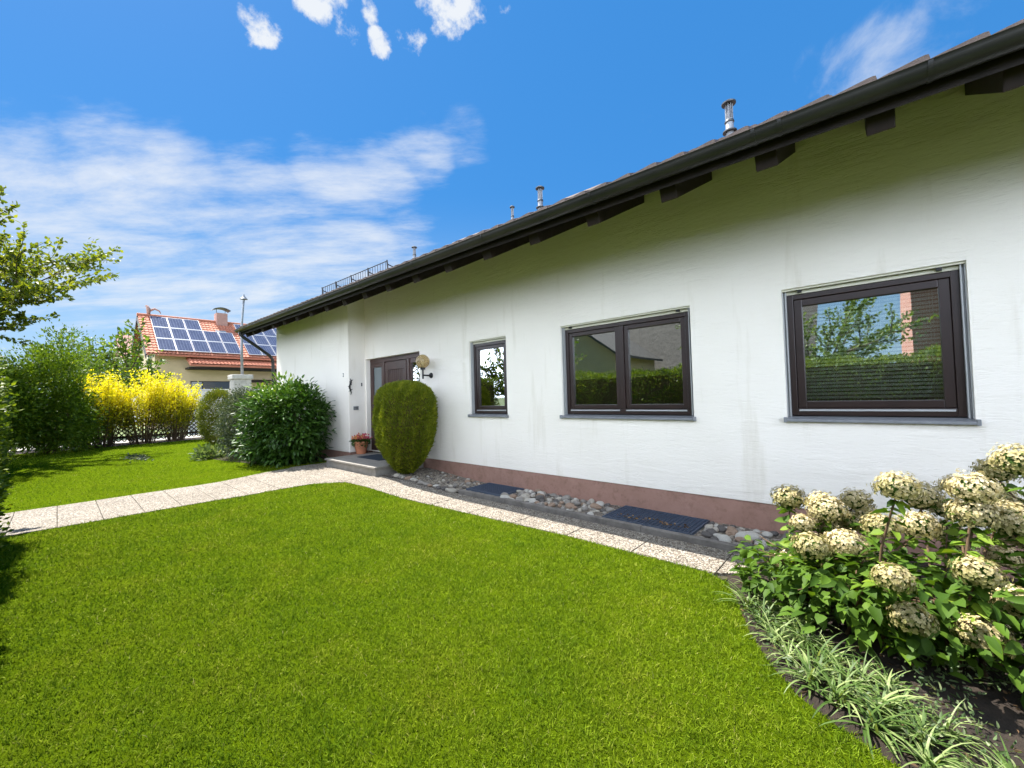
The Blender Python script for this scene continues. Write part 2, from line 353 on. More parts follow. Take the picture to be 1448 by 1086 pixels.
# ------------------------------------------------------------------ camera
yaw, pitch, roll = 0.7288170684, 0.0306475221, -0.0267347589
F = Vector((-math.sin(yaw)*math.cos(pitch), math.cos(yaw)*math.cos(pitch), math.sin(pitch)))
r_ = Vector((math.cos(yaw), math.sin(yaw), 0)); u_ = r_.cross(F)
Rt = r_*math.cos(roll)+u_*math.sin(roll); Up = u_*math.cos(roll)-r_*math.sin(roll)
cam = bpy.data.cameras.new('camera'); co = bpy.data.objects.new('camera', cam); COL.objects.link(co)
mt = Matrix.Identity(4)
for i in range(3): mt[i][0] = Rt[i]; mt[i][1] = Up[i]; mt[i][2] = -F[i]
mt[0][3], mt[1][3], mt[2][3] = 0, 0, 1.5
co.matrix_world = mt; cam.sensor_width = 36; cam.lens = 574.896/1448*36; cam.clip_start = .02; cam.clip_end = 3000
sc.camera = co
def px(x, y, depth): return Vector((0, 0, 1.5)) + (F + Rt*((x-724)/574.896) - Up*((y-543)/574.896))*depth

# ------------------------------------------------------------------ ground, lawns, paths
MB().quad((-400,-400,-.06), (400,-400,-.06), (400,400,-.06), (-400,400,-.06)).build('ground', M['meadow'])['kind'] = 'structure'
def inpoly(x, y, poly):
    ins = np.zeros(len(x), bool); n = len(poly)
    for i in range(n):
        x1, y1 = poly[i]; x2, y2 = poly[(i+1) % n]
        c = ((y1 > y) != (y2 > y)); xi = (x2-x1)*(y-y1)/((y2-y1) if y2 != y1 else 1e-9)+x1
        ins ^= c & (x < xi)
    return ins
bed_edge = [(-.98, 3.72), (-.92, 3.5), (-.80, 3.25), (-.66, 2.9), (-.50, 2.62), (-.34, 2.42), (-.18, 2.31), (-.02, 2.23), (.3, 2.08), (.8, 1.9), (1.6, 1.75), (3.5, 1.65)]
lawn_main = [(-7.73, -3), (-7.73, 1.7), (-7.55, 2.3), (-7.22, 2.95), (-6.85, 3.30), (-6.2, 3.40), (-5, 3.5), (-2.5, 3.62), (-1.1, 3.6)] + bed_edge[1:] + [(5, 1.6), (5, -3)]
lawn_rear = [(-21.6, -1.4), (-22.0, 4.0), (-22.0, 6), (-14.5, 6), (-14.2, 4.4), (-9.5, 4.3), (-9.45, 4.0), (-9.34, 2.8), (-9.48, 1.7), (-9.48, -3), (-14, -1.2)]
def sheet(name, poly, z, mat, step=.25):
    """flat sheet inside a polygon that follows the ground, with a skirt"""
    import bmesh
    bm = bmesh.new(); vs = [bm.verts.new((x, y, 0)) for x, y in poly]; bm.faces.new(vs)
    xs = [p[0] for p in poly]; ys = [p[1] for p in poly]
    a = math.ceil(min(xs)/step)*step
    while a < max(xs):
        bmesh.ops.bisect_plane(bm, geom=bm.verts[:]+bm.edges[:]+bm.faces[:], plane_co=(a, 0, 0), plane_no=(1, 0, 0)); a += step
    a = math.ceil(min(ys)/step)*step
    while a < max(ys):
        bmesh.ops.bisect_plane(bm, geom=bm.verts[:]+bm.edges[:]+bm.faces[:], plane_co=(0, a, 0), plane_no=(0, 1, 0)); a += step
    for v in bm.verts: v.co.z = z + float(gz(v.co.x, v.co.y))
    be = [e for e in bm.edges if e.is_boundary]
    ex = bmesh.ops.extrude_edge_only(bm, edges=be)
    for v in ex['geom']:
        if isinstance(v, bmesh.types.BMVert): v.co.z -= .05
    bmesh.ops.recalc_face_normals(bm, faces=bm.faces[:])
    me = bpy.data.meshes.new(name); bm.to_mesh(me); bm.free()
    return link(name, me, mat)
tag(sheet('lawn', lawn_main, .0, M['lawnbase']), kind='structure')
tag(sheet('lawn', lawn_rear, .0, M['lawnbase']), kind='structure')
tag(sheet('garden_soil', bed_edge + [(3.5, 4.95), (-.66, 4.95), (-.66, 4.1), (-.75, 3.85)], -.012, M['soil']), kind='structure')
tag(sheet('garden_soil', [(-23.5, -3), (-23.5, 7), (-21.9, 7), (-21.9, 4), (-21.5, -1.3), (-14, -1.1), (-12, -1.5), (-12, -3)], .004, M['soil']), kind='structure')
tag(sheet('garden_soil', [(-14.3, 3.0), (-14.4, 4.3), (-9.6, 4.5), (-9.7, 3.9), (-10.4, 3.1), (-12.6, 2.75), (-13.8, 2.6)], .006, M['soil']), kind='structure')

# grass blades
def grass(name, poly, dens, bounds, hmul=1, seed=1, wmul=1.0, dref=2.6):
    r = np.random.default_rng(seed); x0, x1, y0, y1 = bounds
    n = int((x1-x0)*(y1-y0)*dens); x = r.uniform(x0, x1, n); y = r.uniform(y0, y1, n)
    dist = np.sqrt(x*x+y*y+2.2); keep = r.random(n) < np.minimum(1, (dref/dist)**1.45)
    # only where the lens or a step to the side could see
    fx = x*F.x+y*F.y-1.5*F.z; sx_ = x*Rt.x+y*Rt.y; keep &= (fx > .25) & (np.abs(sx_)/np.maximum(fx, .01) < 1.9)
    keep &= inpoly(x, y, poly); x, y, dist = x[keep], y[keep], dist[keep]; n = len(x)
    cl = np.sin(x*9+np.sin(y*7)*2)*np.sin(y*11+np.sin(x*5)*2)*.5+.5
    L = r.uniform(.020, .042, n)*(.8+.45*cl)*hmul; W = r.uniform(.0026, .0048, n)*np.maximum(1, dist/dref)**.75*wmul
    th = r.uniform(0, 6.283, n) + 0; tilt = r.uniform(.15, 1.15, n)
    d = np.stack([np.cos(th)*np.sin(tilt), np.sin(th)*np.sin(tilt), np.cos(tilt)], 1)
    rn = np.clip(r.normal(.48, .2, n), 0, .93); dead = r.random(n) < .012; rn[dead] = r.uniform(.94, 1, dead.sum())
    p = np.stack([x, y, gz(x, y)-.004], 1)
    o = leaves(name, p, d, L, W, M['blade'], None, rn, 'blade', droop=.35)
    tag(o, kind='stuff'); return o
tag(grass('grass', lawn_main, 17000, (-7.8, 1.6, -.9, 3.7), seed=1), 'short mown green grass of the big lawn in the foreground', 'grass')
tag(grass('grass', lawn_rear, 9500, (-22, -9.4, -1.4, 4.4), .9, seed=2, wmul=.75), 'short mown grass of the smaller lawn beyond the path', 'grass')

# paths of exposed aggregate slabs on a bedding sheet
tag(sheet('path_bedding', [(-9.5, -6), (-9.5, 1.7), (-9.36, 2.8), (-9.5, 4.3), (-9.3, 4.7), (-4.8, 4.35), (-.7, 4.3), (-.7, 4.0), (-.9, 3.75), (-1.0, 3.55), (-2.5, 3.58), (-5, 3.46), (-6.2, 3.36), (-6.85, 3.26), (-7.22, 2.9), (-7.55, 2.28), (-7.71, 1.7), (-7.71, -6)], -.022, M['joint'], .3), kind='structure')
def slab_mesh():
    mb = MB(); g = .0038
    def slab(q):
        n = 1; c = np.mean(q, 0); dz = random.uniform(-.002, .002)
        qq = [(c[0]+(p[0]-c[0])*(1-g/.3), c[1]+(p[1]-c[1])*(1-g/.3)) for p in q]
        top = [(p[0], p[1], float(gz(*p))+.006+dz) for p in qq]; bot = [(a, b, z-.035) for a, b, z in top]
        mb.hexa(bot+top)
    ysx = [-5.8+.415*k for k in range(25)]
    def xr(y): return np.interp(y, [1.7, 2.3, 2.95, 3.3, 3.5], [-7.74, -7.56, -7.23, -6.9, -6.7])
    def xl(y): return np.interp(y, [1.7, 2.8, 4.0, 4.4], [-9.47, -9.33, -9.44, -9.48])
    for a, b in zip(ysx[:-1], ysx[1:]):
        if b > 3.42: break
        slab([(xl(a), a), (xr(a), a), (xr(b), b), (xl(b), b)])
    y0 = a; last = xr(y0)
    # rows in front of the step and along the wall
    def ylo(x): return np.interp(x, [-9.5, -6.9, -6.2, -5, -2.5, -1.0], [y0, y0+.0, 3.41, 3.51, 3.63, 3.61])
    xs = [-9.44, -8.7, -7.96, -7.22, -6.48] + [-5.74+.74*k for k in range(7)] + [-.72]
    xs = [-9.44, -8.7, -7.96, -7.0] + [-6.22+.74*k for k in range(8)]
    for a, b in zip(xs[:-1], xs[1:]):
        hi = 3.86 if b <= -6.9 else 4.19
        slab([(a, ylo(a)), (b, ylo(b)), (b, hi), (a, hi)])
    slab([(-1.04, 3.61), (-.93, 3.72), (-.70, 4.0), (-.70, 4.19)] if False else [(-1.04, 3.63), (-.90, 3.72), (-.70, 4.19), (-1.04, 4.19)])
    slab([(-9.44, 3.86), (-8.97, 3.86), (-8.97, 4.5), (-9.44, 4.5)])
    return mb
pm = slab_mesh(); o = pm.build('path', M['slab'], bevel=.006); tag(o, kind='structure')

# ------------------------------------------------------------------ the house
HOUSE = empty('house', (-4, 4.95, 0)); tag(HOUSE, 'white rendered bungalow with dark eaves, brown windows and pinkish plinth', 'house')
def hp(o): o.parent = HOUSE; o.matrix_parent_inverse = Matrix.Translation((4, -4.95, 0)); return o
zg = lambda x: 3.455 - .016*(x+2.2)            # gutter height falls gently along the eave
zu = lambda x, y: zg(x) + .53*(y-3.68) + .02     # underside of the roof boards
W1 = (-5.436, -4.532, 1.185, 2.512); W2 = (-3.436, -1.588, 1.192, 2.515); W3 = (-.681, .595, 1.20, 2.517)
DR = (-9.10, -6.943, .27, 2.48)
def wall_holes(mb, x0, x1, z0, ztop, y, th, holes, zbase=None):
    xs = sorted({x0, x1} | {h[0] for h in holes} | {h[1] for h in holes} | set(np.arange(math.ceil(x0), x1, 1.0)))
    zs = sorted({z0} | {h[2] for h in holes} | {h[3] for h in holes}); zs.append(None)
    def zz(z, x): return ztop(x) if z is None else z
    for xa, xb in zip(xs[:-1], xs[1:]):
        for za, zb in zip(zs[:-1], zs[1:]):
            xm = (xa+xb)/2; zm = (za + (zb if zb is not None else 4.1))/2
            if any(h[0] < xm < h[1] and h[2] < zm < h[3] for h in holes): continue
            mb.quad((xa, y, za), (xb, y, za), (xb, y, zz(zb, xb)), (xa, y, zz(zb, xa)))
            mb.quad((xb, y+th, za), (xa, y+th, za), (xa, y+th, zz(zb, xa)), (xb, y+th, zz(zb, xb)))
    for a, b, c, d in holes:
        mb.quad((a, y, c), (a, y, d), (a, y+th, d), (a, y+th, c)); mb.quad((b, y, c), (b, y+th, c), (b, y+th, d), (b, y, d))
        mb.quad((a, y, d), (b, y, d), (b, y+th, d), (a, y+th, d)); mb.quad((a, y, c), (a, y+th, c), (b, y+th, c), (b, y, c))
mb = MB(); XR = 5.0
wall_holes(mb, -9.149, XR, .31, lambda x: zu(x, 4.95)-.005, 4.95, .30, [W1, W2, W3, (DR[0], DR[1], .31, DR[3])])
wm = mb.build('wall', M['plaster'])
hp(wm)
mb = MB()   # projecting left wing, gable end, rear wall
zt = lambda x: zu(x, 4.53)-.005
mb.hexa([(-13.8,4.53,.30),(-9.149,4.53,.30),(-9.149,5.25,.30),(-13.8,5.25,.30),(-13.8,4.53,zt(-13.8)),(-9.149,4.53,zt(-9.149)),(-9.149,5.25,zu(-9.149,5.25)-.005),(-13.8,5.25,zu(-13.8,5.25)-.005)])
o = hp(mb.build('wall', M['plaster'], bevel=.012))
mb = MB().hexa([(-13.8,5.25,-.1),(-13.5,5.25,-.1),(-13.5,12.5,-.1),(-13.8,12.5,-.1),(-13.8,5.25,3.9),(-13.5,5.25,3.9),(-13.5,12.5,3.9),(-13.8,12.5,3.9)])
mb.add([(-13.8,5.25,3.9),(-13.5,5.25,3.9),(-13.5,12.5,3.9),(-13.8,12.5,3.9),(-13.8,8.2,6.0),(-13.5,8.2,6.0)], [(0,4,3),(1,2,5),(0,1,5,4),(2,3,4,5)])
mb.box(-13.5, XR, 12.2, 12.5, -.1, 3.9); mb.box(XR-.3, XR, 5.25, 12.2, -.1, 5.2)
hp(mb.build('wall', M['plaster']))
mb = MB().box(-13.49, XR-.31, 5.26, 12.19, .32, .36); mb.box(-13.49, XR-.31, 5.26, 12.19, 3.0, 3.05); mb.box(-13.45, XR-.35, 9.0, 9.1, .37, 2.99); mb.box(-4.1, -4.0, 5.26, 8.9, .37, 2.99); mb.box(-1.1, -1.0, 5.26, 8.9, .37, 2.99)
hp(mb.build('interior', M['interior']))
mb = MB().box(-9.135, DR[0]-.0, 4.962, 5.2, -.2, .31) if False else MB()
mb.box(DR[1], XR, 4.965, 5.25, -.2, .309); mb.box(-13.785, -9.165, 4.545, 5.2, -.2, .299); mb.box(-9.16, DR[1], 5.09, 5.24, -.2, .309)
hp(mb.build('plinth', M['plinth']))

# roof: boards, rafters, tiles, fascia
X0R, X1R = -14.15, 4.6
def roofpt(x, y, dz=0): return (x, y, zu(x, y)+dz)
YR = 7.1
mb = MB().hexa([roofpt(X0R,3.70),roofpt(X1R,3.70),roofpt(X1R,YR),roofpt(X0R,YR),roofpt(X0R,3.70,.05),roofpt(X1R,3.70,.05),roofpt(X1R,YR,.05),roofpt(X0R,YR,.05)])
b2 = 12.9
mb.hexa([roofpt(X0R,YR),roofpt(X1R,YR),(X1R,b2,3.5),(X0R,b2,3.5),roofpt(X0R,YR,.05),roofpt(X1R,YR,.05),(X1R,b2,3.56),(X0R,b2,3.56)])
ROOF = hp(mb.build('roof', M['soffit']))
# tile field (waves across, steps up the slope)
rows = 10; V = []; Fc = []; xs = []; wave = []; xx_ = X0R
while xx_ < X1R:
    w_ = .25+random.uniform(-.006, .006); hh_ = random.uniform(.9, 1.1)
    for fr_, hv in ((0, .0), (.2, .010), (.5, .021), (.75, .031), (.9, .034), (.96, .030), (.985, .0)): xs.append(xx_+fr_*w_); wave.append(hv*hh_)
    xx_ += w_
nx = len(xs)-1
prof = []
for k in range(rows):
    ya = 3.615+k*.335; yb = ya+.335
    prof += [(ya, .030, .0), (ya, .134, 1.0), (yb-.001, .102, 1.0)]
for (y, h, w) in prof:
    for x, wv_ in zip(xs, wave): V.append((x, y, zu(x, y)+h+wv_*w))
NP = len(prof); n1_ = nx+1
for i in range(NP-1):
    for j in range(nx):
        a = i*n1_+j; Fc.append((a, a+1, a+n1_+1, a+n1_))
me = bpy.data.meshes.new('roof_tiles'); me.from_pydata(V, [], Fc); me.polygons.foreach_set('use_smooth', np.ones(len(Fc), bool)); me.update()
try: me.set_sharp_from_angle(angle=R(50))
except Exception: pass
o = link('roof_tiles', me, M['tile'], ROOF)
# ridge cap and two covered ridge pieces that stand proud of the tiles
mb = MB(); mb.tube([roofpt(X0R, YR-.12, .06), roofpt(X1R, YR-.12, .06)], .09, 10)
mb.build('ridge_cap', M['tile'], ROOF, smooth=True)
for xa, xb in ((-5.55, -4.75), (-3.20, -2.55)):
    mb = MB(); mb.tube([roofpt(xa, 4.75, .15), roofpt(xb, 4.75, .15)], .055, 12); mb.box(0,0,0,0,0,0)
    mb.v = mb.v[:-8]; mb.f = mb.f[:-6]
    mb.build('ridge_tile', M['tile'], ROOF, smooth=True)
mb = MB().hexa([roofpt(X0R,3.685,-.10),roofpt(X1R,3.685,-.10),roofpt(X1R,3.705,-.10),roofpt(X0R,3.705,-.10),roofpt(X0R,3.685,.07),roofpt(X1R,3.685,.07),roofpt(X1R,3.705,.07),roofpt(X0R,3.705,.07)])
hp(mb.build('fascia_board', M['soffit']))
mb = MB().hexa([roofpt(X0R-.03,3.70,-.13),roofpt(X0R,3.70,-.13),roofpt(X0R,YR,-.13),roofpt(X0R-.03,YR,-.13),roofpt(X0R-.03,3.70,.10),roofpt(X0R,3.70,.10),roofpt(X0R,YR,.10),roofpt(X0R-.03,YR,.10)])
hp(mb.build('verge_board', M['soffit']))
mb = MB(); w = .075
mb.hexa([(-w,3.80,-.235+0),(w,3.80,-.235),(w,5.0,.53*1.2-.235),(-w,5.0,.53*1.2-.235),(-w,3.72,-.045),(w,3.72,-.045),(w,5.0,.53*1.28-.045),(-w,5.0,.53*1.28-.045)])
rf = mb.build('rafter', M['rafter'], bevel=.006)
rx = [.72, .10, -.58, -1.362, -2.163, -2.963, -3.763, -4.563, -5.363, -6.163, -6.963, -7.763, -8.563, -9.363, -10.163, -10.963, -11.763, -12.563, -13.363, -13.95, 1.55, 2.3, 3.1, 3.9]
for i, x in enumerate(rx):
    o = rf if i == 0 else rf.copy()
    if i: COL.objects.link(o)
    hp(o); o.location = (x, 0, zu(x, 3.72)+.04 - .0)
# half round gutter with clips
def gutter():
    mb = MB(); r = .082; n = 12; xs_ = np.linspace(X0R-.06, X1R, 40); prof = []
    for k in range(n+1):
        a = math.pi + math.pi*k/n; prof.append((math.cos(a)*r, math.sin(a)*r))
    inner = [(p[0]*.93, p[1]*.93) for p in prof[::-1]]
    ring = [(-r-.006, .004)] + prof + [(r, .03), (r-.006, .03)] + inner
    m = len(ring); base = 0
    for x in xs_:
        for (a, b) in ring: mb.v.append((x, 3.60+a, zg(x)+.055+b))
    for i in range(len(xs_)-1):
        for k in range(m):
            a = i*m+k; b = i*m+(k+1) % m; mb.f.append((a, a+m, b+m, b))
    mb.f.append(tuple(range(m))); e = (len(xs_)-1)*m; mb.f.append(tuple(e+k for k in range(m))[::-1])
    return mb
gut = hp(gutter().build('gutter', M['gutter'], smooth=True, ang=50))
def arc(x, rr, w_):
    mb = MB(); n = 12
    for xx in (x-w_, x+w_):
        for k in range(n+1):
            a = math.pi+math.pi*k/n; mb.v.append((xx, 3.60+math.cos(a)*rr, zg(x)+.055+math.sin(a)*rr))
        for k in range(n+1):
            a = math.pi+math.pi*k/n; mb.v.append((xx, 3.60+math.cos(a)*(rr-.006), zg(x)+.055+math.sin(a)*(rr-.006)))
    m = 2*(n+1)
    for k in range(n):
        mb.f.append((k, k+1, m+k+1, m+k)); mb.f.append((n+1+k, m+n+1+k, m+n+2+k, n+2+k))
        mb.f.append((k, n+1+k, n+2+k, k+1)); mb.f.append((m+k, m+k+1, m+n+2+k, m+n+1+k))
    return mb
for x in (.33, -.45, -.62, -2.05, -3.6, -5.1, -6.7, -8.3, -10, -12):
    arc(x, .0865, .012).build('gutter_clip', M['gutter'], gut, smooth=True)
mb = MB(); zz = zg(-13.9)
mb.tube([(-13.92,3.60,zz+.0),(-13.92,3.60,zz-.10),(-13.91,3.68,zz-.18),(-13.90,4.02,zz-.42),(-13.88,4.36,zz-.68),(-13.87,4.44,zz-.80),(-13.87,4.455,zz-1.0),(-13.87,4.455,.1)], .045, 12)
hp(mb.build('downpipe', M['gutter'], smooth=True))
# snow guard above the entrance
mb = MB(); xa, xb, yy = -10.55, -7.45, 4.55
for dz in (.10, .34): mb.tube([roofpt(xa, yy, dz+.02), roofpt(xb, yy, dz+.02)], .010, 5)
k = xa
while k < xb: mb.tube([roofpt(k, yy, .10), roofpt(k, yy, .36)], .006, 4); k += .105
for k in np.linspace(xa, xb, 5): mb.tube([roofpt(k, yy+.03, .05), roofpt(k, yy, .38)], .016, 5); mb.tube([roofpt(k, yy+.3, .07), roofpt(k, yy, .30)], .012, 5)
hp(mb.build('snow_guard', M['blackmetal']))
# roof vent pipes
def vent(x, y, ztop_, r, dome=True):
    z0 = zu(x, y)+.02; mb = MB(); h_ = ztop_-z0
    mb.lathe([(r*1.35, 0), (r*1.15, h_*.32), (r, h_*.34), (r, h_*.62)], (x, y, z0), 20)
    o = mb.build('vent_pipe', M['zinc'], smooth=True)
    hp(o)
    mb = MB().lathe([(r*1.18, h_*.36), (r*1.75, h_*.365), (r*1.75, h_*.385), (r*1.1, h_*.40)], (x, y, z0), 20)
    mb.build('collar', M['zincdark'], smooth=True).parent = o; mb = MB()
    mb.lathe([(r*1.08, h_*.55), (r*1.2, h_*.56), (r*1.2, h_*.58), (r*1.08, h_*.6)], (x, y, z0), 20)
    mb.build('collar', M['zincdark'], smooth=True).parent = o
    mb = MB()
    for k in range(8):
        a = k*math.pi/4; mb.box(0,0,0,0,0,0); mb.v = mb.v[:-8]; mb.f = mb.f[:-6]
        mb.tube([(x+math.cos(a)*r*.85, y+math.sin(a)*r*.85, z0+h_*.62), (x+math.cos(a)*r*.85, y+math.sin(a)*r*.85, z0+h_*.93)], r*.14, 4)
    mb.lathe([(r*.55, h_*.62), (r*.55, h_*.93)], (x, y, z0), 12)
    mb.build('vent_slots', M['zinc']).parent = o
    mb = MB().lathe([(r*1.1, h_*.92), (r*1.75, h_*.925), (r*1.8, h_*.95), (r*1.0, h_*.99), (r*.3, h_)], (x, y, z0), 20)
    mb.build('cap', M['zincdark'], smooth=True).parent = o
vent(-1.01, 4.6, 4.487, .038); vent(-3.47, 4.6, 4.50, .036); vent(-4.05, 4.65, 4.43, .022); vent(-6.55, 4.6, 4.46, .03)

# windows
def window(w, kind):
    x0, x1, z0, z1 = w; yf = 4.95+.075; tp = .055; rl = .035
    fw = .052; a, b = x0+rl, x1-rl; c, d = z0+.03, z1-tp
    mb = MB(); y0, y1 = yf, yf+.07
    mb.box(a, a+fw, y0, y1, c, d); mb.box(b-fw, b, y0, y1, c, d); mb.box(a+fw, b-fw, y0, y1, d-fw, d); mb.box(a+fw, b-fw, y0, y1, c, c+fw+.02)
    cuts = [(a+fw, b-fw)]
    if kind == 2:
        m = (a+b)/2; mb.box(m-.035, m+.035, y0-.002, y1, c+fw+.02, d-fw); cuts = [(a+fw, m-.035), (m+.035, b-fw)]
    f = mb.build('window', M['frame'], bevel=.004); hp(f)
    sw = .058 if kind != 3 else .07
    for (p, q) in cuts:
        s0, s1 = c+fw+.022, d-fw-.002; p += .002; q -= .002; mb = MB(); ya = y0+.012; yb = y1-.005
        mb.box(p, p+sw, ya, yb, s0, s1); mb.box(q-sw, q, ya, yb, s0, s1); mb.box(p+sw, q-sw, ya, yb, s1-sw, s1); mb.box(p+sw, q-sw, ya, yb, s0, s0+sw)
        mb.build('sash', M['frame'], f, bevel=.006)
        MB().box(p+sw, q-sw, ya+.028, ya+.032, s0+sw, s1-sw).build('pane', M['glass'], f)
        MB().box(p+.01, q-.01, y0-.010, y0-.001, c+.045, c+.062).build('drip_rail', M['rail'], f)
        if kind == 3:
            mb = MB(); n = 27; ys_ = yb+.05
            for k in range(n):
                z = s0+sw+.02+(s1-s0-2*sw-.03)*k/(n-1)+random.uniform(-.002, .002)
                mb.quad((p+.03, ys_, z), (q-.03, ys_, z+.003), (q-.03, ys_+.004, z+.026), (p+.03, ys_+.004, z+.023))
            for xx in np.linspace(p+.12, q-.12, 6):
                mb.box(xx-.0015, xx+.0015, ys_-.004, ys_-.002, s0+.03, s1-.03)
                mb.box(xx+.018, xx+.0205, ys_-.004, ys_-.002, s0+.03, s1-.03)
            mb.build('blind', M['slat'], f)
    for (p, q) in ((x0+.001, x0+rl-.001), (x1-rl+.001, x1-.001)):
        mb = MB(); mb.box(p, p+.009, yf-.04, yf+.03, z0+.02, z1-.012); mb.box(q-.009, q, yf-.04, yf+.03, z0+.02, z1-.012); mb.box(p+.009, q-.009, yf-.005, yf+.03, z0+.02, z1-.012)
        mb.build('shutter_rail', M['rail'], f)
    mb = MB().box(x0+.001, x1-.001, yf-.055, yf-.035, z1-.02, z1-.001); mb.box(x0+rl, x1-rl, yf-.012, yf+.02, z1-tp+.001, z1-.021)
    mb.build('shutter_slot', M['cream_plastic'], f)
    if kind > 1:
        for xx in (x0+.13, x1-.17): MB().box(xx, xx+.035, yf-.05, yf-.013, z1-.045, z1-.022).build('shutter_stop', M['black'], f)
    mb = MB().hexa([(x0-.02, 4.905, z0-.028), (x1+.02, 4.905, z0-.028), (x1+.02, yf+.0, z0-.012), (x0-.02, yf, z0-.012), (x0-.02, 4.905, z0-.003), (x1+.02, 4.905, z0-.003), (x1+.02, yf, z0+.022), (x0-.02, yf, z0+.022)])
    mb.box(x0-.024, x0-.0, 4.90, 4.949, z0-.034, z0+.016); mb.box(x1, x1+.024, 4.90, 4.949, z0-.034, z0+.016)
    mb.build('sill', M['sill'], f, bevel=.003)
window(W1, 1); window(W2, 2); window(W3, 3)
# entrance: framed door between two glazed sidelights
def entrance():
    x0, x1, z0, z1 = DR; y0 = 5.05; y1 = 5.13; z0 += .0
    mb = MB()
    xs_ = [x0, x0+.62, x0+.70, x1-.55, x1-.47, x1]
    mb.box(x0, x0+.08, y0, y1, z0, z1); mb.box(x1-.08, x1, y0, y1, z0, z1)
    mb.box(x0+.55, x0+.66, y0-.012, y1, z0, z1-.10); mb.box(x1-.60, x1-.50, y0-.012, y1, z0, z1-.10)
    mb.box(x0+.08, x1-.08, y0-.002, y1, z1-.10, z1)
    for (a, b) in ((x0+.08, x0+.55), (x1-.50, x1-.08)):
        mb.box(a, b, y0+.005, y1, z0, z0+.30); mb.box(a, b, y0+.005, y1, z0+.98, z0+1.10); mb.box(a, b, y0+.005, y1, z1-.2, z1-.102)
        mb.box(a, a+.05, y0+.004, y1, z0+.30, z0+.98); mb.box(b-.05, b, y0+.004, y1, z0+.30, z0+.98)
        mb.box(a, a+.05, y0+.004, y1, z0+1.10, z1-.2); mb.box(b-.05, b, y0+.004, y1, z0+1.10, z1-.2)
    d = hp(mb.build('door', M['door'], bevel=.005))
    for (a, b) in ((x0+.13, x0+.50),):
        MB().box(a, b, y0+.03, y0+.04, z0+.30, z0+.98).build('pane', M['frosted'], d); MB().box(a, b, y0+.03, y0+.04, z0+1.10, z1-.2).build('pane', M['frosted'], d)
    MB().box(x1-.45, x1-.13, y0+.03, y0+.04, z0+.30, z0+.98).build('pane', M['glass'], d); MB().box(x1-.45, x1-.13, y0+.03, y0+.04, z0+1.10, z1-.2).build('pane', M['glass'], d)
    a, b = x0+.665, x1-.605; mb = MB()
    mb.box(a, b, y0+.02, y1-.01, z0+.02, z1-.105)
    for (p, q, r_, s) in ((a+.02, b-.02, z0+.06, z0+.24), (a+.02, a+.16, z0+.24, z1-.3), (b-.16, b-.02, z0+.24, z1-.3), (a+.02, b-.02, z1-.3, z1-.13)): mb.box(p, q, y0-.008, y0+.019, r_, s)
    n = 7; ww = (b-a-.32)/n
    for k in range(n): mb.box(a+.16+k*ww+.008, a+.16+(k+1)*ww-.008, y0+.004, y0+.019, z0+.245, z1-.305)
    mb.build('door_leaf', M['door'], d, bevel=.004)
    mb = MB().tube([(a+.09, y0-.05, z0+.85), (a+.09, y0-.05, z0+1.25)], .012, 8); mb.tube([(a+.09, y0-.05, z0+.9), (a+.09, y0-.005, z0+.9)], .01, 6); mb.tube([(a+.09, y0-.05, z0+1.2), (a+.09, y0-.005, z0+1.2)], .01, 6)
    mb.build('handle', M['blackmetal'], d)
entrance()
# things fixed to the wing wall beside the door
XF = -9.149
mb = MB().box(XF+.001, XF+.022, 4.63, 4.76, 1.28, 1.37); for_in = MB()
bell = mb.build('doorbell_panel', M['rail'], bevel=.004); tag(bell, 'small grey metal doorbell and letter plate on the wall left of the door', 'doorbell')
mb = MB()
for k in range(2):
    for j in range(3): mb.box(XF+.022, XF+.026, 4.645+.036*j, 4.672+.036*j, 1.292+.04*k, 1.318+.04*k)
mb.build('name_plates', M['zincdark'], bell)
mb = MB().box(XF+.001, XF+.018, 4.835, 4.86, 1.84, 1.92)
o = mb.build('door_buzzer', M['zincdark'], bevel=.004); tag(o, 'tiny dark bell push high on the wall left of the door', 'bell push')
mb = MB(); pts = [(XF+.02, 4.56+.02*math.sin(k*1.3), 2.02-.055*k) for k in range(8)]
mb.tube(pts, [.006, .018, .024, .018, .022, .016, .012, .004], 8)
for k in (1, 3, 5):
    mb.tube([pts[k], (XF+.02, pts[k][1]+.05, pts[k][2]+.03)], [.011, .004], 5); mb.tube([pts[k], (XF+.02, pts[k][1]-.045, pts[k][2]-.03)], [.011, .004], 5)
o = mb.build('wall_ornament', M['blackmetal'], smooth='all'); tag(o, 'black twisted lizard shaped ornament on the wall left of the door', 'ornament')
# house number 12 in small dark characters
def text(s, size, loc, rot, mat, name, extr=.002):
    cu = bpy.data.curves.new(name, 'FONT'); cu.body = s; cu.size = size; cu.extrude = extr; cu.align_x = 'CENTER'
    tmp = bpy.data.objects.new(name, cu); COL.objects.link(tmp); dg = bpy.context.evaluated_depsgraph_get()
    me = bpy.data.meshes.new_from_object(tmp.evaluated_get(dg)); bpy.data.objects.remove(tmp)
    me.materials.clear(); o = link(name, me, mat); o.location = loc; o.rotation_euler = rot; return o
o = text('2', .13, (-9.40, 4.526, 2.07), (R(90), 0, 0), M['zincdark'], 'house_number'); tag(o, 'small grey house number 2 on the white wall corner left of the entrance', 'house number')
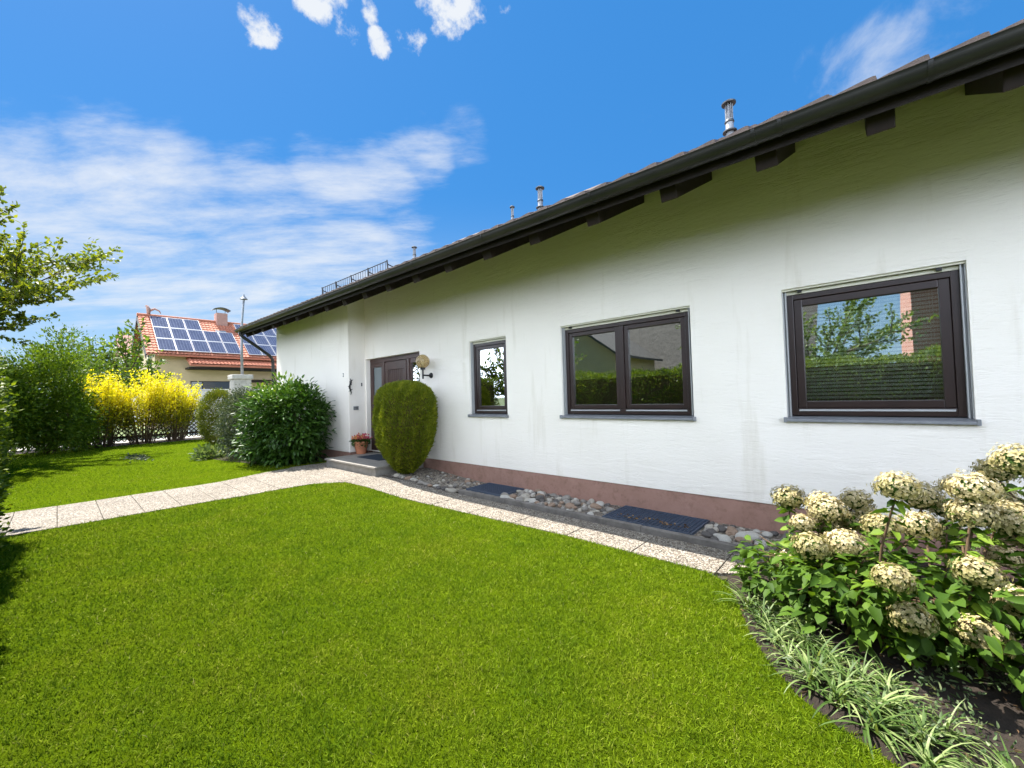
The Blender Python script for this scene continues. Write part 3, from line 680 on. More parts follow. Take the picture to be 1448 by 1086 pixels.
# globe lamp
L = empty('wall_lamp', (-6.56, 4.95, 1.96)); tag(L, 'wall lamp with amber glass globe on a black bracket beside the front door', 'lamp')
MB().lathe([(.055, 0), (.055, .012), (.035, .035), (.0, .04)], (0,0,0), 20, capt=False).build('wall_plate', M['blackmetal'], L, smooth=True).rotation_euler = (R(90), 0, 0)
mb = MB().tube([(0,-.03,0),(0,-.12,0),(0,-.21,0)], .016, 10); mb.tube([(0,-.20,-.07),(0,-.20,.10)], .017, 10); mb.lathe([(.02,.10),(.05,.115),(.05,.15),(.03,.155)], (0,-.20,0), 16)
mb.build('bracket', M['blackmetal'], L, smooth=True)
prof = [(max(.001, .135*math.sin(math.pi*k/20)), -.135*math.cos(math.pi*k/20)) for k in range(2, 21)]
o = MB().lathe(prof, (0,-.20,.27), 28, capb=False, capt=False).build('glass_globe', M['amber'], L, smooth='all')
so = o.modifiers.new('wall', 'SOLIDIFY'); so.thickness = .004
MB().lathe([(.018,.15),(.020,.20),(.036,.25),(.036,.29),(.016,.32)], (0,-.20,0), 14).build('bulb', M['slat'], L, smooth=True)

# doorstep, mat, pot
mb = MB().box(-8.93, -6.90, 3.90, 5.09, -.1, .23); st = mb.build('doorstep', M['step'], bevel=.004); tag(st, 'low grey stone doorstep platform in front of the entrance', 'step')
MB().box(-8.96, -6.87, 3.87, 5.088, .232, .27).build('tread_slab', M['step'], st, bevel=.006)
o = MB().box(-8.45, -7.55, 4.35, 4.85, .271, .283).build('doormat', M['mat'], bevel=.004); o.location = (0, 0, 0); tag(o, 'dark blue grey doormat lying on the doorstep', 'doormat')
P_ = empty('flower_pot', (-8.93, 4.70, .271)); tag(P_, 'terracotta pot of pink and orange flowers standing on the doorstep', 'flower pot')
MB().lathe([(.105, 0), (.13, .12), (.15, .235), (.165, .237), (.168, .285), (.145, .288), (.135, .25)], (0,0,0), 28, capt=False).build('pot', M['terracotta'], P_, smooth=True)
MB().lathe([(.005, .262), (.14, .262)], (0,0,0), 20, capb=False, capt=False).build('soil', M['soil'], P_)
p, d, s = shrub_points((0,0,.30), (.19,.19,.10), 260, 3, 5, inner=.3, csize=.03); s = np.where(p[:, 2] > .33, .5+s*.5, s*.5)
leaves('flowers', p, d, .05, .032, M['flowers'], P_, s)

# ------------------------------------------------------------------ kerb, gravel, grates, stones
mb = MB(); xk = [-4.95, -3.95, -2.95, -1.95, -1.02, -.745]
for a, b in zip(xk[:-1], xk[1:]): mb.box(a+.003, b-.003, 4.205, 4.275, -.1, .058+random.uniform(-.003, .003))
mb.box(-.742, -.672, 4.205, 4.94, -.1, .060)
o = mb.build('kerb_edging', M['kerb'], bevel=.006); tag(o, 'low grey concrete kerb edging between the path and the stone strip', 'kerb')
mb = MB()
xg = np.linspace(-6.86, -.745, 90); yg = np.linspace(4.06, 4.962, 16); VV = []
for x in xg:
    lo = np.interp(x, [-6.86, -6.0, -4.95, -4.94], [4.0, 4.12, 4.2, 4.276])
    for t_ in np.linspace(0, 1, 16):
        y = lo+(4.962-lo)*t_; VV.append((x, y, float(gz(x, y))+.012+random.uniform(0, .008)))
for i in range(89):
    for j in range(15):
        a = i*16+j; mb.f.append((a, a+16, a+17, a+1))
mb.v = VV; o = mb.build('gravel', M['gravel'], smooth='all'); tag(o, 'fine brown gravel under the river stones along the house wall', 'gravel', kind='stuff')
def grate(x0, x1, y0, y1, z, label, tilt=0):
    g = empty('light_well_grate', ((x0+x1)/2, (y0+y1)/2, z), tilt); tag(g, label, 'grate')
    hx, hy = (x1-x0)/2, (y1-y0)/2; mb = MB()
    mb.box(-hx, hx, -hy, -hy+.012, -.02, .012); mb.box(-hx, hx, hy-.012, hy, -.02, .012); mb.box(-hx, -hx+.012, -hy+.012, hy-.012, -.02, .012); mb.box(hx-.012, hx, -hy+.012, hy-.012, -.02, .012)
    mb.build('frame', M['grate'], g)
    mb = MB(); n = int(2*hx/.044)
    for k in range(1, n): x = -hx+2*hx*k/n; mb.box(x-.003, x+.003, -hy+.012, hy-.012, -.012, .010)
    n = int(2*hy/.044)
    for k in range(1, n): y = -hy+2*hy*k/n; mb.box(-hx+.012, hx-.012, y-.0025, y+.0025, -.011, .009)
    mb.build('grid', M['grate'], g)
    MB().box(-hx+.013, hx-.013, -hy+.013, hy-.013, -.05, -.028).build('shaft', M['black'], g)
    return g
grate(-4.98, -4.20, 4.40, 4.93, .030, 'dark grate over the light well under the small window')
grate(-2.49, -1.46, 4.34, 4.93, .034, 'dark blue steel grate over the light well under the two-pane window', R(-1))
# river stones
import bmesh
smesh = []
for k in range(7):
    bm = bmesh.new(); bmesh.ops.create_icosphere(bm, subdivisions=3, radius=1)
    r = np.random.default_rng(40+k); w = r.normal(size=(5, 3))*1.3; ph = r.random(5)*6.28
    for v in bm.verts:
        c = np.array(v.co); f = 1+sum(.07*math.sin(float(c@w[i])*1.6+ph[i]) for i in range(5)); v.co = Vector(c*f)
        v.co.x = math.copysign(abs(v.co.x)**.9, v.co.x); v.co.y = math.copysign(abs(v.co.y)**.9, v.co.y)
    me = bpy.data.meshes.new('river_stone'); bm.to_mesh(me); bm.free(); me.polygons.foreach_set('use_smooth', np.ones(len(me.polygons), bool)); me.materials.append(M['stone']); smesh.append(me)
placed = []
def stones(x0, x1, ylo, yhi, n, smin, smax, label, group, layer2=0):
    cnt = 0; tries = 0
    while cnt < n and tries < 9000:
        tries += 1
        x = random.uniform(x0, x1); y = random.uniform(ylo, yhi); s = smin+(smax-smin)*random.random()**1.8; z = 0
        hit = [q for q in placed if (q[0]-x)**2+(q[1]-y)**2 < (q[3]+s)**2*.55]
        if hit:
            if tries < 1500 or layer2 <= 0 or len(hit) > 3: continue
            if any((q[0]-x)**2+(q[1]-y)**2 < (q[3]+s)**2*.25 for q in hit): continue
            z = max(q[2] for q in hit)*.6+.032; layer2 -= 1
        placed.append((x, y, z, s))
        o = bpy.data.objects.new('river_stone', random.choice(smesh)); COL.objects.link(o)
        f = random.uniform(.5, .72); o.scale = (s*random.uniform(1, 1.25), s*random.uniform(.8, 1), s*f)
        o.location = (x, y, float(gz(x, y))+.018+z+s*f*.55); o.rotation_euler = (random.uniform(-.3, .3), random.uniform(-.3, .3), random.uniform(0, 6.28))
        tag(o, label, 'stone', group); cnt += 1
stones(-4.15, -2.56, 4.31, 4.90, 95, .030, .070, 'rounded river stone in the middle stretch between the two dark grates', 'river stones between the two grates', 35)
stones(-1.42, -.80, 4.31, 4.90, 48, .028, .072, 'rounded river stone at the kerb corner beside the hydrangeas', 'river stones at the kerb corner', 14)
stones(-5.35, -5.03, 4.34, 4.88, 16, .03, .06, 'brownish river stone just left of the grate under the small window', 'river stones left of the small grate', 5)
for k in range(15):
    x = -6.55+k*.105; y = 4.13+(x+6.55)*.06+random.uniform(-.03, .03); s = random.uniform(.035, .062)
    o = bpy.data.objects.new('river_stone', random.choice(smesh)); COL.objects.link(o); o.scale = (s*1.25, s*.9, s*.6); o.location = (x, y, float(gz(x, y))+.03)
    o.rotation_euler = (0, 0, random.uniform(0, 3)); tag(o, 'pale river stone in the row edging the gravel at the foot of the clipped bush', 'stone', 'edging stones round the clipped bush')
    placed.append((x, y, 0, s))
stones(-6.3, -5.3, 4.25, 4.92, 28, .018, .035, 'small flat stone lying in the gravel right of the clipped bush', 'small stones in the gravel right of the clipped bush')
lr = np.random.default_rng(3); n = 60
p = np.stack([lr.uniform(-2.3, -1.5, n), 4.36+lr.random(n)**2*.12, np.full(n, .085)], 1)
o = leaves('dry_leaves', p, np.stack([lr.normal(size=n), lr.normal(size=n), lr.normal(size=n)*.15], 1), .03, .02, M['litter'], None); tag(o, 'brown dry leaves caught along the edge of the larger grate', 'leaves', kind='stuff')

# ------------------------------------------------------------------ clipped bush by the door
def topiary():
    base = (-6.60, 4.36, .10); o = empty('clipped_bush', base); tag(o, 'egg shaped clipped conifer bush standing in front of the front door', 'bush')
    H = 1.70; r = np.random.default_rng(11); n = 52000
    zt_ = np.array([.02, .12, .3, .55, .85, 1.15, 1.4, 1.55, 1.65, 1.70]); rt = np.array([.10, .22, .40, .53, .61, .63, .60, .52, .34, .02])
    z = r.uniform(.03, H, n*2); th = r.uniform(0, 6.283, n*2); R0 = np.interp(z, zt_, rt)
    keep = r.random(n*2) < (R0/.63+.1); z, th, R0 = z[keep][:n], th[keep][:n], R0[keep][:n]; n = len(z)
    d = np.stack([np.cos(th), np.sin(th), (z-.85)*.6], 1); lp = lump(unit(d)*2.2, 5, .030, 3.0)
    bumpy = .034*np.sin(th*23+z*31)*np.sin(z*47+th*9)
    q = 1-.12*r.random(n)**1.5
    rr = R0*lp*q+bumpy
    p = np.stack([np.cos(th)*rr, np.sin(th)*rr*.86, z*(1+.015*lp)], 1)
    dn = unit(np.stack([np.cos(th), np.sin(th), np.interp(z, [0, .5, 1.3, 1.6, 1.7], [-.2, .1, .5, 1.2, 2.5])], 1)) + np.array([0, 0, .55]) + r.normal(size=(n, 3))*.5
    # flat top cover
    m = 5000; a = r.uniform(0, 6.283, m); b = np.sqrt(r.random(m))*.5
    tp_ = np.stack([np.cos(a)*b, np.sin(a)*b*.86, 1.70-.45*b**2.6*3.2+r.normal(size=m)*.015], 1); tp_[:, 2] = np.minimum(tp_[:, 2], 1.73)
    p = np.concatenate([p, tp_]); dn = np.concatenate([dn, np.array([0, 0, 1.2])+r.normal(size=(m, 3))*.5]); N = len(p)
    cl = .5+.5*np.sin(p[:, 0]*21+p[:, 2]*17)*np.sin(p[:, 1]*19-p[:, 2]*23)
    s = np.clip(cl*.45+r.random(N)*.55, 0, 1)
    leaves('foliage', p, dn, r.uniform(.03, .062, N), r.uniform(.009, .017, N), M['topiary'], o, s, 'diamond')
    mb = MB().lathe([(x*.80 if x > .05 else x, y_) for x, y_ in zip(rt[:-1], zt_[:-1])], (0,0,0), 24, capt=True); mb.v = [(a_, b_*.86, c_*.97) for a_, b_, c_ in mb.v]
    cr = mb.build('inner_twigs', M['stem'], o, smooth='all')
    MB().tube([(0,0,-.1), (0,0,.5)], .06, 8).build('trunk', M['bark'], o)
topiary()
# laurel: big glossy leaves
def laurel():
    base = (-10.35, 3.62, .09); o = empty('laurel_bush', base); tag(o, 'large dark green bush of big glossy leaves left of the doorstep', 'bush')
    P = []; D = []; Sx = []
    for (c, rad, nc, per, sd) in (((0,0,.95), (.86,.80,.97), 620, 8, 21), ((-.30,-.25,.8), (.65,.6,.8), 240, 8, 22), ((.30,.1,1.0), (.6,.55,.8), 260, 8, 23), ((0,0,.35), (.85,.8,.4), 240, 7, 24)):
        p, d, s = shrub_points(c, rad, nc, per, sd, .11, .62, .085, .02); P.append(p); D.append(d+np.array([0,0,.15])); Sx.append(s)
    p = np.concatenate(P); d = np.concatenate(D); s = np.concatenate(Sx); k = p[:, 1] < .86; p, d, s = p[k], d[k], s[k]
    s = np.where((p[:, 2] > 1.5) & (p[:, 0] < .3), np.clip(s+.35, 0, 1), s*.9); n = len(p); r = np.random.default_rng(2)  # sunlight put into the leaf colour: upper left lightened, the rest darkened
    d[:, 2] -= .35
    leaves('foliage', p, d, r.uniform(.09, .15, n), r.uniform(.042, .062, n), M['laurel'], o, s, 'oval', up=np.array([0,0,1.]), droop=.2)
    ii = r.choice(n, 22, replace=False); stems('stems', (0,0,-.05), [tuple(p[i]*.9) for i in ii], .016, M['stem'], o)
laurel()
shrub('evergreen_shrub', 'greyish green small-leaved shrub between the glossy bush and the round golden conifer', 'shrub', (-12.6, 3.55, .03), (-12.6, 3.55, 1.0), (.80, .7, 1.0), 1100, 16, .055, .026, M['greyshrub'], 31, 'oval', csize=.075, inner=.6, amp=.16)
shrub('conifer_bush', 'round golden green clipped conifer at the right end of the lattice fence', 'bush', (-19.0, 4.15, 0), (-19.0, 4.15, 1.02), (.56, .56, 1.0), 1100, 18, .07, .022, M['juniper'], 33, 'diamond', csize=.05, inner=.86, amp=.03, power=.5)
# low pale plant by the bed edge
shrub('low_plant', 'low pale variegated plant with reddish tips at the edge of the rear lawn', 'plant', (-13.4, 2.75, .02), (-13.4, 2.75, .08), (.50, .36, .18), 110, 9, .12, .05, M['ground_leaf'], 35, 'oval', csize=.05, inner=.3)
r = np.random.default_rng(77); n = 260
p = np.stack([-15.9+r.normal(size=n)*.45, 1.55+r.normal(size=n)*.10, np.full(n, .03)], 1)
tag(leaves('bare_patch', p, r.normal(size=(n, 3))*np.array([1, 1, .5]), .10, .04, M['greyshrub'], None), 'small patch of weedy grey green leaves in the rear lawn', 'weeds', kind='stuff')

# ------------------------------------------------------------------ shrubs along the lattice fence
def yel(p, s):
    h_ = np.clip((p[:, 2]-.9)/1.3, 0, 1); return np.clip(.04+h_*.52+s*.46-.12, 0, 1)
for i, (x, y, h_, rd, lab) in enumerate([(-22.3, 3.35, 2.75, .85, 'yellow flowering forsythia at the right end of the fence, nearest the white wall'), (-22.2, 2.35, 3.05, 1.05, 'yellow flowering forsythia in the middle of the fence row'), (-22.0, 1.15, 2.95, .95, 'yellow flowering forsythia beside the dark green shrubs')]):
    o = empty('forsythia_shrub', (x, y, 0)); tag(o, lab, 'shrub', 'yellow forsythias by the fence')
    r = np.random.default_rng(60+i); P = []; D = []; Sx = []; mb = MB()
    for k in range(52):
        a = r.uniform(0, 6.283); rad = rd*np.sqrt(r.random())*1.05; tz = h_*(.58+.46*r.random())*(1-.2*(rad/rd)**2)
        tip = Vector((math.cos(a)*rad, math.sin(a)*rad, tz)); b = Vector((math.cos(a)*rad*.35, math.sin(a)*rad*.35, -.02))
        m1 = Vector((math.cos(a)*rad*.7, math.sin(a)*rad*.7, tz*.5))
        pts = [b, b.lerp(m1, .6), m1, m1.lerp(tip, .55)+Vector((0,0,.05)), tip]
        mb.tube(pts, [.013, .011, .009, .006, .003], 4)
        t_ = r.random(130)**.62*.74+.26
        tt = np.array([np.array(m1.lerp(tip, max(0, (v-.45)/.55)) if v > .45 else b.lerp(m1, v/.45)) for v in t_])
        tt += r.normal(size=tt.shape)*.095; P.append(tt); D.append(r.normal(size=tt.shape)+np.array([math.cos(a)*.4, math.sin(a)*.4, .7])); Sx.append(r.random(130))
    p = np.concatenate(P); d = np.concatenate(D); s = yel(p, np.concatenate(Sx)); n = len(p)
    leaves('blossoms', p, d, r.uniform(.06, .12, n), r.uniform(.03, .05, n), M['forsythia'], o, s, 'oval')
    mb.build('stems', M['stem'], o)
dk = [(-20.9, -.15, 3.2, 1.15, 'dark green shrub directly left of the yellow forsythias'), (-20.2, -1.3, 3.1, 1.2, 'tall dark green shrub left of its neighbour and under the overhanging tree')]
for i, (x, y, h_, rd, lab) in enumerate(dk):
    shrub('green_shrub', lab, 'shrub', (x, y, 0), (x, y, h_*.5), (rd, rd, h_*.52), 1500, 12, .10, .05, M['darkshrub'], 70+i, 'oval', 'dark green shrubs left of the forsythias', amp=.27, csize=.12, inner=.5, nst=24, sr=.02)
shrub('green_shrub', 'small dark olive shrub in front of the lattice fence beneath the forsythias', 'shrub', (-21.9, .55, 0), (-21.9, .55, .95), (.8, .8, 1.0), 420, 11, .09, .045, M['darkshrub'], 79, 'oval', 'dark green shrubs left of the forsythias', amp=.18, csize=.12, inner=.4, nst=14, sr=.014)
shrub('tall_shrub', 'mid green feathery shrub rising behind the dark shrubs under the tree', 'shrub', (-24.2, .35, 0), (-24.2, .35, 2.5), (1.5, 1.5, 1.75), 900, 10, .10, .045, M['midshrub'], 81, 'oval', amp=.28, csize=.16, inner=.4, nst=30, sr=.02)

# trees
def tree(name, label, base, h_, spread, mat, seed, nleaf=14, L=.09, W=.055, trunk_r=.14, levels=4, lean=(0,0), first=.35, group=None, up=.25):
    r = random.Random(seed); rn = np.random.default_rng(seed); o = empty(name, base); tag(o, label, 'tree', group); mb = MB(); P = []; D = []
    def grow(p, d, ln, rad, lv):
        pts = [p]; q = p.copy(); dd = d.copy(); seg = 4
        for k in range(seg):
            dd = (dd + Vector((r.uniform(-1,1), r.uniform(-1,1), r.uniform(-.4,.9)*up*1.3))*.16).normalized(); q = q+dd*ln/seg; pts.append(q.copy())
        mb.tube(pts, [rad*(1-.55*k/seg) for k in range(seg+1)], 6 if lv > 1 else 4, cap=False)
        if lv <= 2:
            for k in range(nleaf if lv <= 1 else nleaf//2):
                t_ = r.random(); i = min(seg-1, int(t_*seg)); a = pts[i].lerp(pts[i+1], t_*seg-i)
                P.append(np.array(a)+rn.normal(size=3)*.045*ln); D.append(np.array(dd)*.6+rn.normal(size=3)*.6+np.array([0,0,-.1]))
        if lv <= 0: return
        nb = 4 if lv >= 2 else 5
        for k in range(nb):
            t_ = .3+.7*(k+r.random())/nb; i = min(seg-1, int(t_*seg)); a = pts[i].lerp(pts[i+1], t_*seg-i)
            ax = Vector((r.uniform(-1,1), r.uniform(-1,1), r.uniform(-.35,.5))); nd = (dd*.75+ax.normalized()*spread).normalized()
            grow(a, nd, ln*r.uniform(.5, .72), rad*.5, lv-1)
        grow(pts[-1], dd, ln*.6, rad*.45, lv-1)
    mb.tube([(0,0,-.1),(0,0,h_*first*.5),(lean[0]*.3,lean[1]*.3,h_*first)], [trunk_r*1.2, trunk_r, trunk_r*.85], 10)
    top = Vector((lean[0]*.3, lean[1]*.3, h_*first))
    for k in range(6):
        a = k*1.05+r.random(); nd = Vector((math.cos(a)*spread+lean[0]*.3, math.sin(a)*spread+lean[1]*.3, .8+r.random()*.5)).normalized()
        grow(top-Vector((0,0,r.random()*h_*.08)), nd, h_*(1-first)*r.uniform(.5,.66), trunk_r*.55, levels-1)
    p = np.array(P); d = np.array(D); n = len(p)
    leaves('crown', p, d, L*rn.uniform(.7, 1.25, n), W*rn.uniform(.75, 1.2, n), mat, o, None, 'oval')
    mb.build('trunk', M['bark'], o, smooth='all')
    return o
tree('broadleaf_tree', 'light green leafy tree at the left edge with branches reaching over the shrubs', (-21.7, -4.72, 0), 7.7, .72, M['treeleaf'], 5, 36, .13, .08, .16, 4, (.0, .4), .24)
tree('garden_tree', 'rounded green tree beyond the fence between the shrubs and the solar panel house', (-29, 1.75, 0), 5.4, .85, M['midshrub'], 9, 14, .22, .13, .12, 3, (0, 0), .25)
tree('tall_tree', 'high crowned tree behind the hedge near the garden path', (-9.9, -3.5, 0), 7.2, .75, M['treeleaf'], 17, 30, .12, .08, .12, 3, (0, .1), .52)
tree('tall_tree', 'high crowned tree behind the hedge nearest the viewer', (-3.9, -3.1, 0), 7.4, .85, M['treeleaf'], 18, 30, .12, .08, .10, 3, (-.5, .1), .50)
# hedges: one behind the photographer along the lawn, one beyond the garden gap
def hedge(name, label, x0, x1, y0, y1, h_, n, L, W, seed):
    o = empty(name, ((x0+x1)/2, (y0+y1)/2, 0)); tag(o, label, 'hedge'); r = np.random.default_rng(seed)
    X, Y = (x1-x0)/2, (y1-y0)/2; a = r.random(n)
    A1, A2, A3 = 2*X*h_, 2*X*2*Y, 2*Y*h_; tot = 2*A1+A2+2*A3; x = r.uniform(-X, X, n); y = r.uniform(-Y, Y, n); z = r.uniform(.02, h_, n); nr = np.zeros((n, 3))
    f1 = a < A1/tot; f2 = (a >= A1/tot) & (a < 2*A1/tot); f3 = (a >= 2*A1/tot) & (a < (2*A1+A2)/tot); f4 = (a >= (2*A1+A2)/tot) & (a < (2*A1+A2+A3)/tot); f5 = a >= (2*A1+A2+A3)/tot
    y[f1] = Y; nr[f1, 1] = 1; y[f2] = -Y; nr[f2, 1] = -1; z[f3] = h_; nr[f3, 2] = 1; x[f4] = X; nr[f4, 0] = 1; x[f5] = -X; nr[f5, 0] = -1
    wob = .05*np.sin(x*4.1+z*3)+.04*np.sin(x*9.7-z*7)+.03*np.sin(x*1.3); p = np.stack([x, y, z], 1)+nr*(wob+r.normal(size=n)*.045-.03)[:, None]
    d = nr+r.normal(size=(n, 3))*.55+np.array([0,0,.35])
    leaves('foliage', p, d, L*r.uniform(.7, 1.3, n), W*r.uniform(.7, 1.2, n), M['hedge'], o, None, 'diamond')
    MB().box(-X+.13, X-.13, -Y+.13, Y-.13, 0, h_-.13).build('inner_twigs', M['stem'], o)
hedge('garden_hedge', 'long clipped green hedge running along the near side of the lawn behind the viewer', -8.0, 9, -1.70, -.52, 2.08, 95000, .055, .034, 91)
hedge('garden_hedge', 'bright green hedge at the far left edge below the overhanging tree', -17.6, -11.6, -2.0, -.95, 2.25, 42000, .06, .036, 92)

# lattice fence
FN = empty('lattice_fence', (-23, 1.5, 0)); tag(FN, 'low dark wooden lattice fence along the end of the rear lawn', 'fence')
mb = MB(); y0, y1 = -4.5, 5.5; k = y0-1
while k < y1+1:
    for sgn, off in ((1, .012), (-1, -.012)):
        a = Vector((off, k, .08)); b = Vector((off, k+sgn*.92, 1.0))
        ta, tb = 0., 1.
        ya, yb = a.y, b.y
        if min(ya, yb) < y0 or max(ya, yb) > y1: continue
        dv = (b-a).normalized(); w_ = Vector((0, -dv.z, dv.y))*.019; tt = Vector((.009, 0, 0))
        mb.hexa([a-w_-tt, a+w_-tt, a+w_+tt, a-w_+tt, b-w_-tt, b+w_-tt, b+w_+tt, b-w_+tt])
    k += .175
mb.v = [(x, y-1.5, z) for x, y, z in mb.v]; mb.build('lattice', M['fence'], FN)
mb = MB().box(-.045, -.024, -6, 4, .22, .30); mb.box(-.045, -.024, -6, 4, .80, .88); mb.build('rail', M['fence'], FN)
for k in range(6): MB().box(-.13, -.05, -5.9+k*1.95, -5.82+k*1.95, -.1, 1.02).build('post', M['fence'], FN)
tag(MB().box(-25.6, -23.6, -12, 14, -.03, -.012).build('pavement', M['concrete']), kind='structure')

# ------------------------------------------------------------------ beyond the fence
GW = empty('garden_wall', (-27, 9, 0)); tag(GW, 'plain white garden wall behind the forsythias and the round conifer', 'wall')
MB().box(-.15, .15, -4.4, 9, -.1, 2.27).build('wall', M['white_wall'], GW, bevel=.01); MB().box(-.19, .19, -4.44, 9.04, 2.275, 2.33).build('coping', M['white_wall'], GW, bevel=.01)
PL = empty('concrete_pillar', (-26.3, 6.8, 0)); tag(PL, 'square rough concrete pillar with a capstone rising above the white wall', 'pillar')
MB().box(-.4, .4, -.42, .42, -.1, 2.84).build('shaft', M['concrete'], PL, bevel=.02); MB().box(-.47, .47, -.5, .5, 2.845, 3.10).build('capstone', M['concrete'], PL, bevel=.04)
PO = empty('metal_pole', (-26.3, 6.88, 3.1)); tag(PO, 'slim grey metal pole standing on the concrete pillar', 'pole')
MB().tube([(0,0,0),(0,-.02,1.5),(0,.0,3.0),(0,.06,3.8),(0,.10,4.25)], [.075,.07,.06,.055,.05], 8).build('shaft', M['zinc'], PO, smooth='all')
MB().lathe([(.05,0),(.20,.02),(.16,.08),(.04,.22),(.03,.3)], (0,.10,4.25), 10).build('cap', M['zinc'], PO, smooth=True)

NH = empty('neighbour_house', (-40, 10, 0)); tag(NH, 'cream house with a red tiled roof covered in solar panels beyond the fence', 'house')
nz = lambda x: 8.15 - (x+40)*(8.15-4.95)/4.5   # east slope height; eave overhangs to x=-35.5
n0, n1 = 4.05, 17.
def nh(o): o.parent = NH; o.matrix_parent_inverse = Matrix.Translation((40, -10, 0)); return o
mb = MB(); A, B = -36.2, -43.8
mb.add([(A,n0+.35,-.1),(B,n0+.35,-.1),(B,n0+.35,nz(A)-.25),(-40,n0+.35,7.9),(A,n0+.35,nz(A)-.25),(A,n1,-.1),(B,n1,-.1),(B,n1,nz(A)-.25),(-40,n1,7.9),(A,n1,nz(A)-.25)],
       [(0,1,2,3,4),(9,8,7,6,5),(0,4,9,5),(1,6,7,2),(4,3,8,9),(3,2,7,8)])
nh(mb.build('wall', M['cream_wall']))
def slope(mb, xa, za, xb, zb, y0, y1, th=.10): mb.hexa([(xa,y0,za-th),(xa,y1,za-th),(xb,y1,zb-th),(xb,y0,zb-th),(xa,y0,za),(xa,y1,za),(xb,y1,zb),(xb,y0,zb)])
mb = MB(); slope(mb, -35.5, nz(-35.5), -40, nz(-40), n0-.15, n1); slope(mb, -40, nz(-40), -44.5, nz(-35.5), n0-.15, n1)
RF = nh(mb.build('roof', M['redtile']))
def wavy(name, xa, za, xb, zb, y0, y1, parent, rows):
    V = []; Fc = []; ny = int((y1-y0)/.05)
    for k in range(rows):
        for (t_, h_) in ((k/rows, .09), ((k+1)/rows-.002, .03)):
            x = xa+(xb-xa)*t_; z = za+(zb-za)*t_
            for j in range(ny+1):
                y = y0+(y1-y0)*j/ny; V.append((x, y, z+h_+.035*max(0, math.sin(y/.22*6.283))))
    w_ = ny+1
    for i in range(rows*2-1):
        for j in range(ny): a = i*w_+j; Fc.append((a, a+1, a+w_+1, a+w_))
    me = bpy.data.meshes.new(name); me.from_pydata(V, [], Fc); me.update(); return link(name, me, M['redtile'], parent)
wavy('roof_tiles', -35.5, nz(-35.5), -40, nz(-40), n0-.15, n1, RF, 15)
MB().tube([(-40, n0-.2, nz(-40)+.07), (-40, n1, nz(-40)+.07)], .13, 8).build('ridge_cap', M['redtile'], RF, smooth=True)
mb = MB(); slope(mb, -35.48, nz(-35.5)-.02, -40, nz(-40)-.02, n0-.21, n0-.155, .32); slope(mb, -40, nz(-40)-.02, -44.5, nz(-35.5)-.02, n0-.21, n0-.155, .32)
mb.build('verge_board', M['soffit'], RF)
mb = MB(); slope(mb, -34.7, 4.28, -36.19, 4.86, 6.05, n1, .12); ln = nh(mb.build('lean_to_roof', M['redtile'])); wavy('roof_tiles', -34.7, 4.28, -36.15, 4.84, 6.05, n1, ln, 5)
MB().box(-34.85, -36.15, 6.0, n1, 4.0, 4.12).build('soffit', M['soffit'], ln)
# solar panels, each a part lying a little above the tiles
dx = -4.5; dzs = 3.2; Ls = math.hypot(4.5, 3.2); ang_ = math.atan2(3.2, 4.5)
pm_ = MB().box(-.78, .78, -.44, .44, 0, .03); panel = pm_.build('solar_panel', M['solar'])
fr_ = MB().box(-.82, .82, -.465, -.44, 0, .038); fr_.box(-.82, .82, .44, .465, 0, .038); fr_.box(-.82, -.78, -.44, .44, 0, .038); fr_.box(.78, .82, -.44, .44, 0, .038)
pf = fr_.build('panel_frame', M['solarframe'], panel)
first = True
def putp(col_y, row):
    global first
    s = .20+row*1.68+.82; x = -35.5-s*math.cos(ang_); z = nz(-35.5)+s*math.sin(ang_)+.17
    if first: o = panel; first = False
    else:
        o = panel.copy(); COL.objects.link(o); c = pf.copy(); COL.objects.link(c); c.parent = o
    nh(o); o.location = (x, col_y, z); o.rotation_euler = (0, ang_, 0)
for c_ in range(5):
    for row in range(3):
        if row == 2 and c_ > 2: continue
        putp(5.0+c_*.97, row)
for c_ in range(6):
    for row in range(3): putp(10.25+c_*.97, row)
CH = nh(MB().box(-40.4, -39.6, 8.6, 9.35, 6.8, 8.95).build('chimney', M['brickred'], bevel=.01))
mb = MB()
for k in range(8):
    a0, a1 = -.6+1.2*k/8, -.6+1.2*(k+1)/8; f = lambda a: 9.38-.55*a*a
    mb.hexa([(-40.45,8.97+a0,f(a0)),(-39.55,8.97+a0,f(a0)),(-39.55,8.97+a1,f(a1)),(-40.45,8.97+a1,f(a1)),(-40.45,8.97+a0,f(a0)+.04),(-39.55,8.97+a0,f(a0)+.04),(-39.55,8.97+a1,f(a1)+.04),(-40.45,8.97+a1,f(a1)+.04)])
for a in (-.3, .3): mb.tube([(-40, 8.97+a, 8.95), (-40, 8.97+a, f(a))], .02, 4)
mb.build('chimney_cap', M['zincdark'], CH)
mb = MB().box(-37.9, -37.2, 8.35, 9.0, nz(-37.2)+.1, nz(-37.9)+.14) if False else MB()
slope(mb, -38.1, nz(-38.1)+.14, -38.7, nz(-38.7)+.14, 8.3, 9.0, .1); mb.build('skylight', M['greyglass'], RF)
def wbox(y0, y1, z0, z1, x, mat, nm='window'):
    f_ = nh(MB().box(x, x+.05, y0, y1, z0, z1).build(nm, M['black'])); m = (y0+y1)/2
    MB().box(x+.051, x+.06, y0+.06, m-.9 if y1-y0 > 2.4 else m-.03, z0+.06, z1-.06).build('pane', M['greyglass'], f_); MB().box(x+.051, x+.06, m-.84 if y1-y0 > 2.4 else m+.03, y1-.06, z0+.06, z1-.06).build('pane', mat, f_)
wbox(6.3, 9.4, 2.3, 3.2, A, M['darkglass'])
